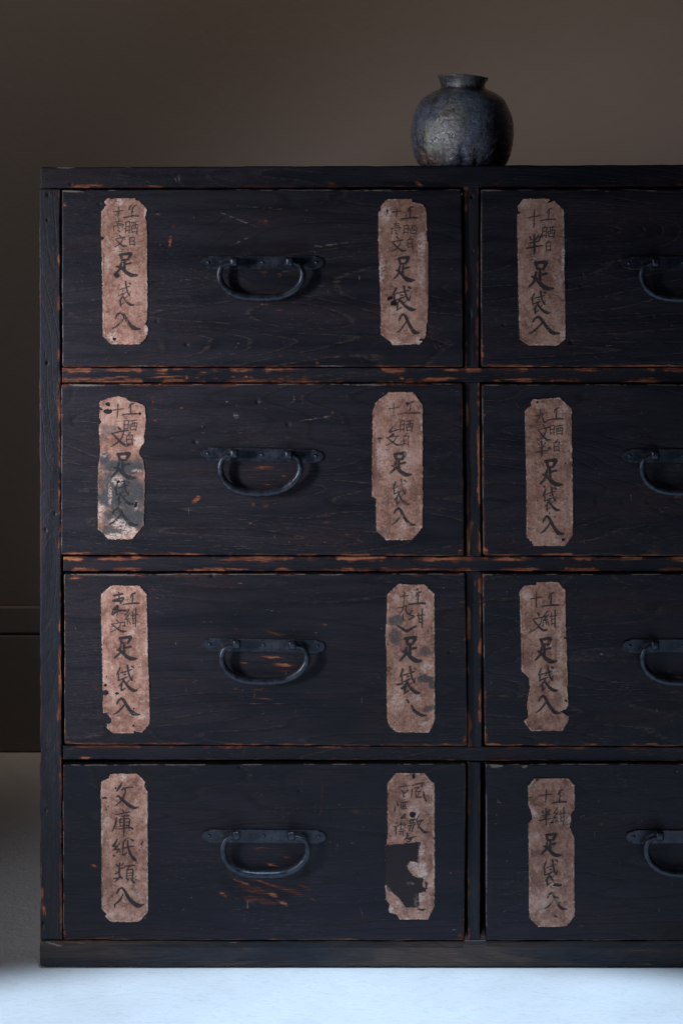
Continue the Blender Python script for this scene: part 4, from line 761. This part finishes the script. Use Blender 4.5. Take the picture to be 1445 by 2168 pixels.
# ---------------------------------------------------------------- jar
def make_jar():
    yc = 0.175; k = (D + yc) / D; cx = 978.0
    prof = [(78, 362), (82, 359.5), (88, 356), (93, 350), (97, 342), (101.5, 330), (105, 315), (107, 299), (107.3, 284), (106, 268), (102.5, 250), (96, 233), (88, 217), (78, 206), (66, 197.5), (55, 192), (49, 189),
            (47, 186.5), (46.4, 182), (47.5, 177), (49.6, 172), (52.2, 167.5), (53.6, 164.5), (53.0, 162.8), (50.5, 162.5), (47, 165), (43.5, 170), (41.5, 177), (41.5, 184), (50, 195), (78, 212), (95, 240), (98, 290), (90, 335), (60, 354), (0.1, 356)]
    prof = [(a, b + 4.0 * float(sst(225, 188, b))) for a, b in prof]
    pp = cat([(a, b, 0) for a, b in prof], 6); na = 220; V = []; n = len(pp)
    R = np.array([p[0] for p in pp]); Yp = np.array([p[1] for p in pp])
    th = np.linspace(0, 2 * math.pi, na, endpoint=False)
    T, RR = np.meshgrid(th, R); _, YY = np.meshgrid(th, Yp)
    low = sst(190, 360, YY); body = sst(184, 200, YY)
    rim = sst(183, 169, YY)
    cs, sn = np.cos(T), np.sin(T)
    wob = 1 + .012 * body * np.cos(T * 2 + 1) + .012 * np.cos(3 * T + YY / 60) * low
    wob += (fbm(cs * 3 + 5 + YY / 40, sn * 3 + YY / 30, 4, 4) - .5) * .035 * body + (fbm(cs * 14 + 20, sn * 14 + YY / 9, 9, 3) - .5) * .012
    outer = (np.arange(n) < n * 0.66)[:, None]
    # pinched folds near the foot, on the side that faces left of the camera
    for a0, wd, yy0, dep in ((-2.22, .075, 336, .075), (-1.99, .06, 332, .05), (-2.55, .07, 345, .05), (-1.62, .07, 338, .045), (-1.30, .05, 345, .03)):
        wob -= dep * np.exp(-((T - (a0 % (2 * math.pi))) / wd) ** 2) * np.exp(-((YY - yy0 - 12) / 26) ** 2) * outer
    # wheel lines
    wob += .0016 * np.sin(YY * .55) * body
    # nick in the lip at the left
    zz = YY + rim * (4.5 * np.cos(T) * 1 + 1.2 * np.cos(T - 2.6) + (fbm(cs * 4 + 9, sn * 4 + 9, 3) - .5) * 3.0) 
    zz = zz + rim * 3.0 * np.exp(-((T - 3.75) / .1) ** 2)
    lean = (279 - YY) * 0.012
    X = cx + lean + RR * wob * cs; Dp = RR * wob * sn
    vx = (X - 722.5) * S * k; vy = yc + Dp * S * k; vz = CAMZ + (HOR - zz) * S * k
    top = CAMZ + (HOR - 350.5) * S
    shift = top + 0.0008 - vz.min(); vz = vz + shift
    V = np.stack([vx.ravel(), vy.ravel(), vz.ravel()], 1)
    idx = np.arange(n * na).reshape(n, na); nxt = np.roll(idx, -1, 1)
    F = np.stack([idx[:-1].ravel(), nxt[:-1].ravel(), nxt[1:].ravel(), idx[1:].ravel()], 1)
    # close the foot with a centre disc ring
    o0 = len(V); V = np.concatenate([V, np.repeat([[V[:na, 0].mean(), V[:na, 1].mean(), V[:na, 2].mean()]], 1, 0)])
    Fc = np.stack([idx[0, ::2], np.full(na // 2, o0), np.roll(idx[0, ::2], -1), idx[0, 1::2]], 1)
    F = np.concatenate([F, Fc])
    o = mesh('jar', V, F, JAR, None, ((cx - 722.5) * S * k, yc, top), smooth=True); fix_normals(o)
    A = np.arctan2(sn, cs)
    def reg(a0, wa, y0, wy): 
        d = np.angle(np.exp(1j * (A - a0))); return np.exp(-(d / wa) ** 2 - ((YY - y0) / wy) ** 2)
    ash = np.clip(reg(-2.3, .35, 310, 50) * 1.2 + reg(-1.9, .25, 240, 50) * .6 + reg(-1.7, .3, 240, 25) * .5, 0, 1)
    amber = np.clip(reg(-2.5, .3, 345, 14) * 1.4, 0, 1); pale = np.clip(reg(-1.85, .18, 188, 11) * 1.3 + reg(-2.0, .18, 315, 40) * .55 + reg(-2.9, .5, 165, 8) * .4, 0, 1)
    neck = sst(200, 193, YY)
    for nm, a in (('ash', ash), ('amber', amber), ('pale', pale), ('neck', neck)): setattr_f(o, nm, np.append(a.ravel(), 0))
    o['label'] = 'round dark ash-glazed stoneware jar standing on top of the black chest'; o['category'] = 'jar'
    print('jar shift px', shift / S)
make_jar()

for o in bpy.data.objects:
    if 'worg' in o: del o['worg']
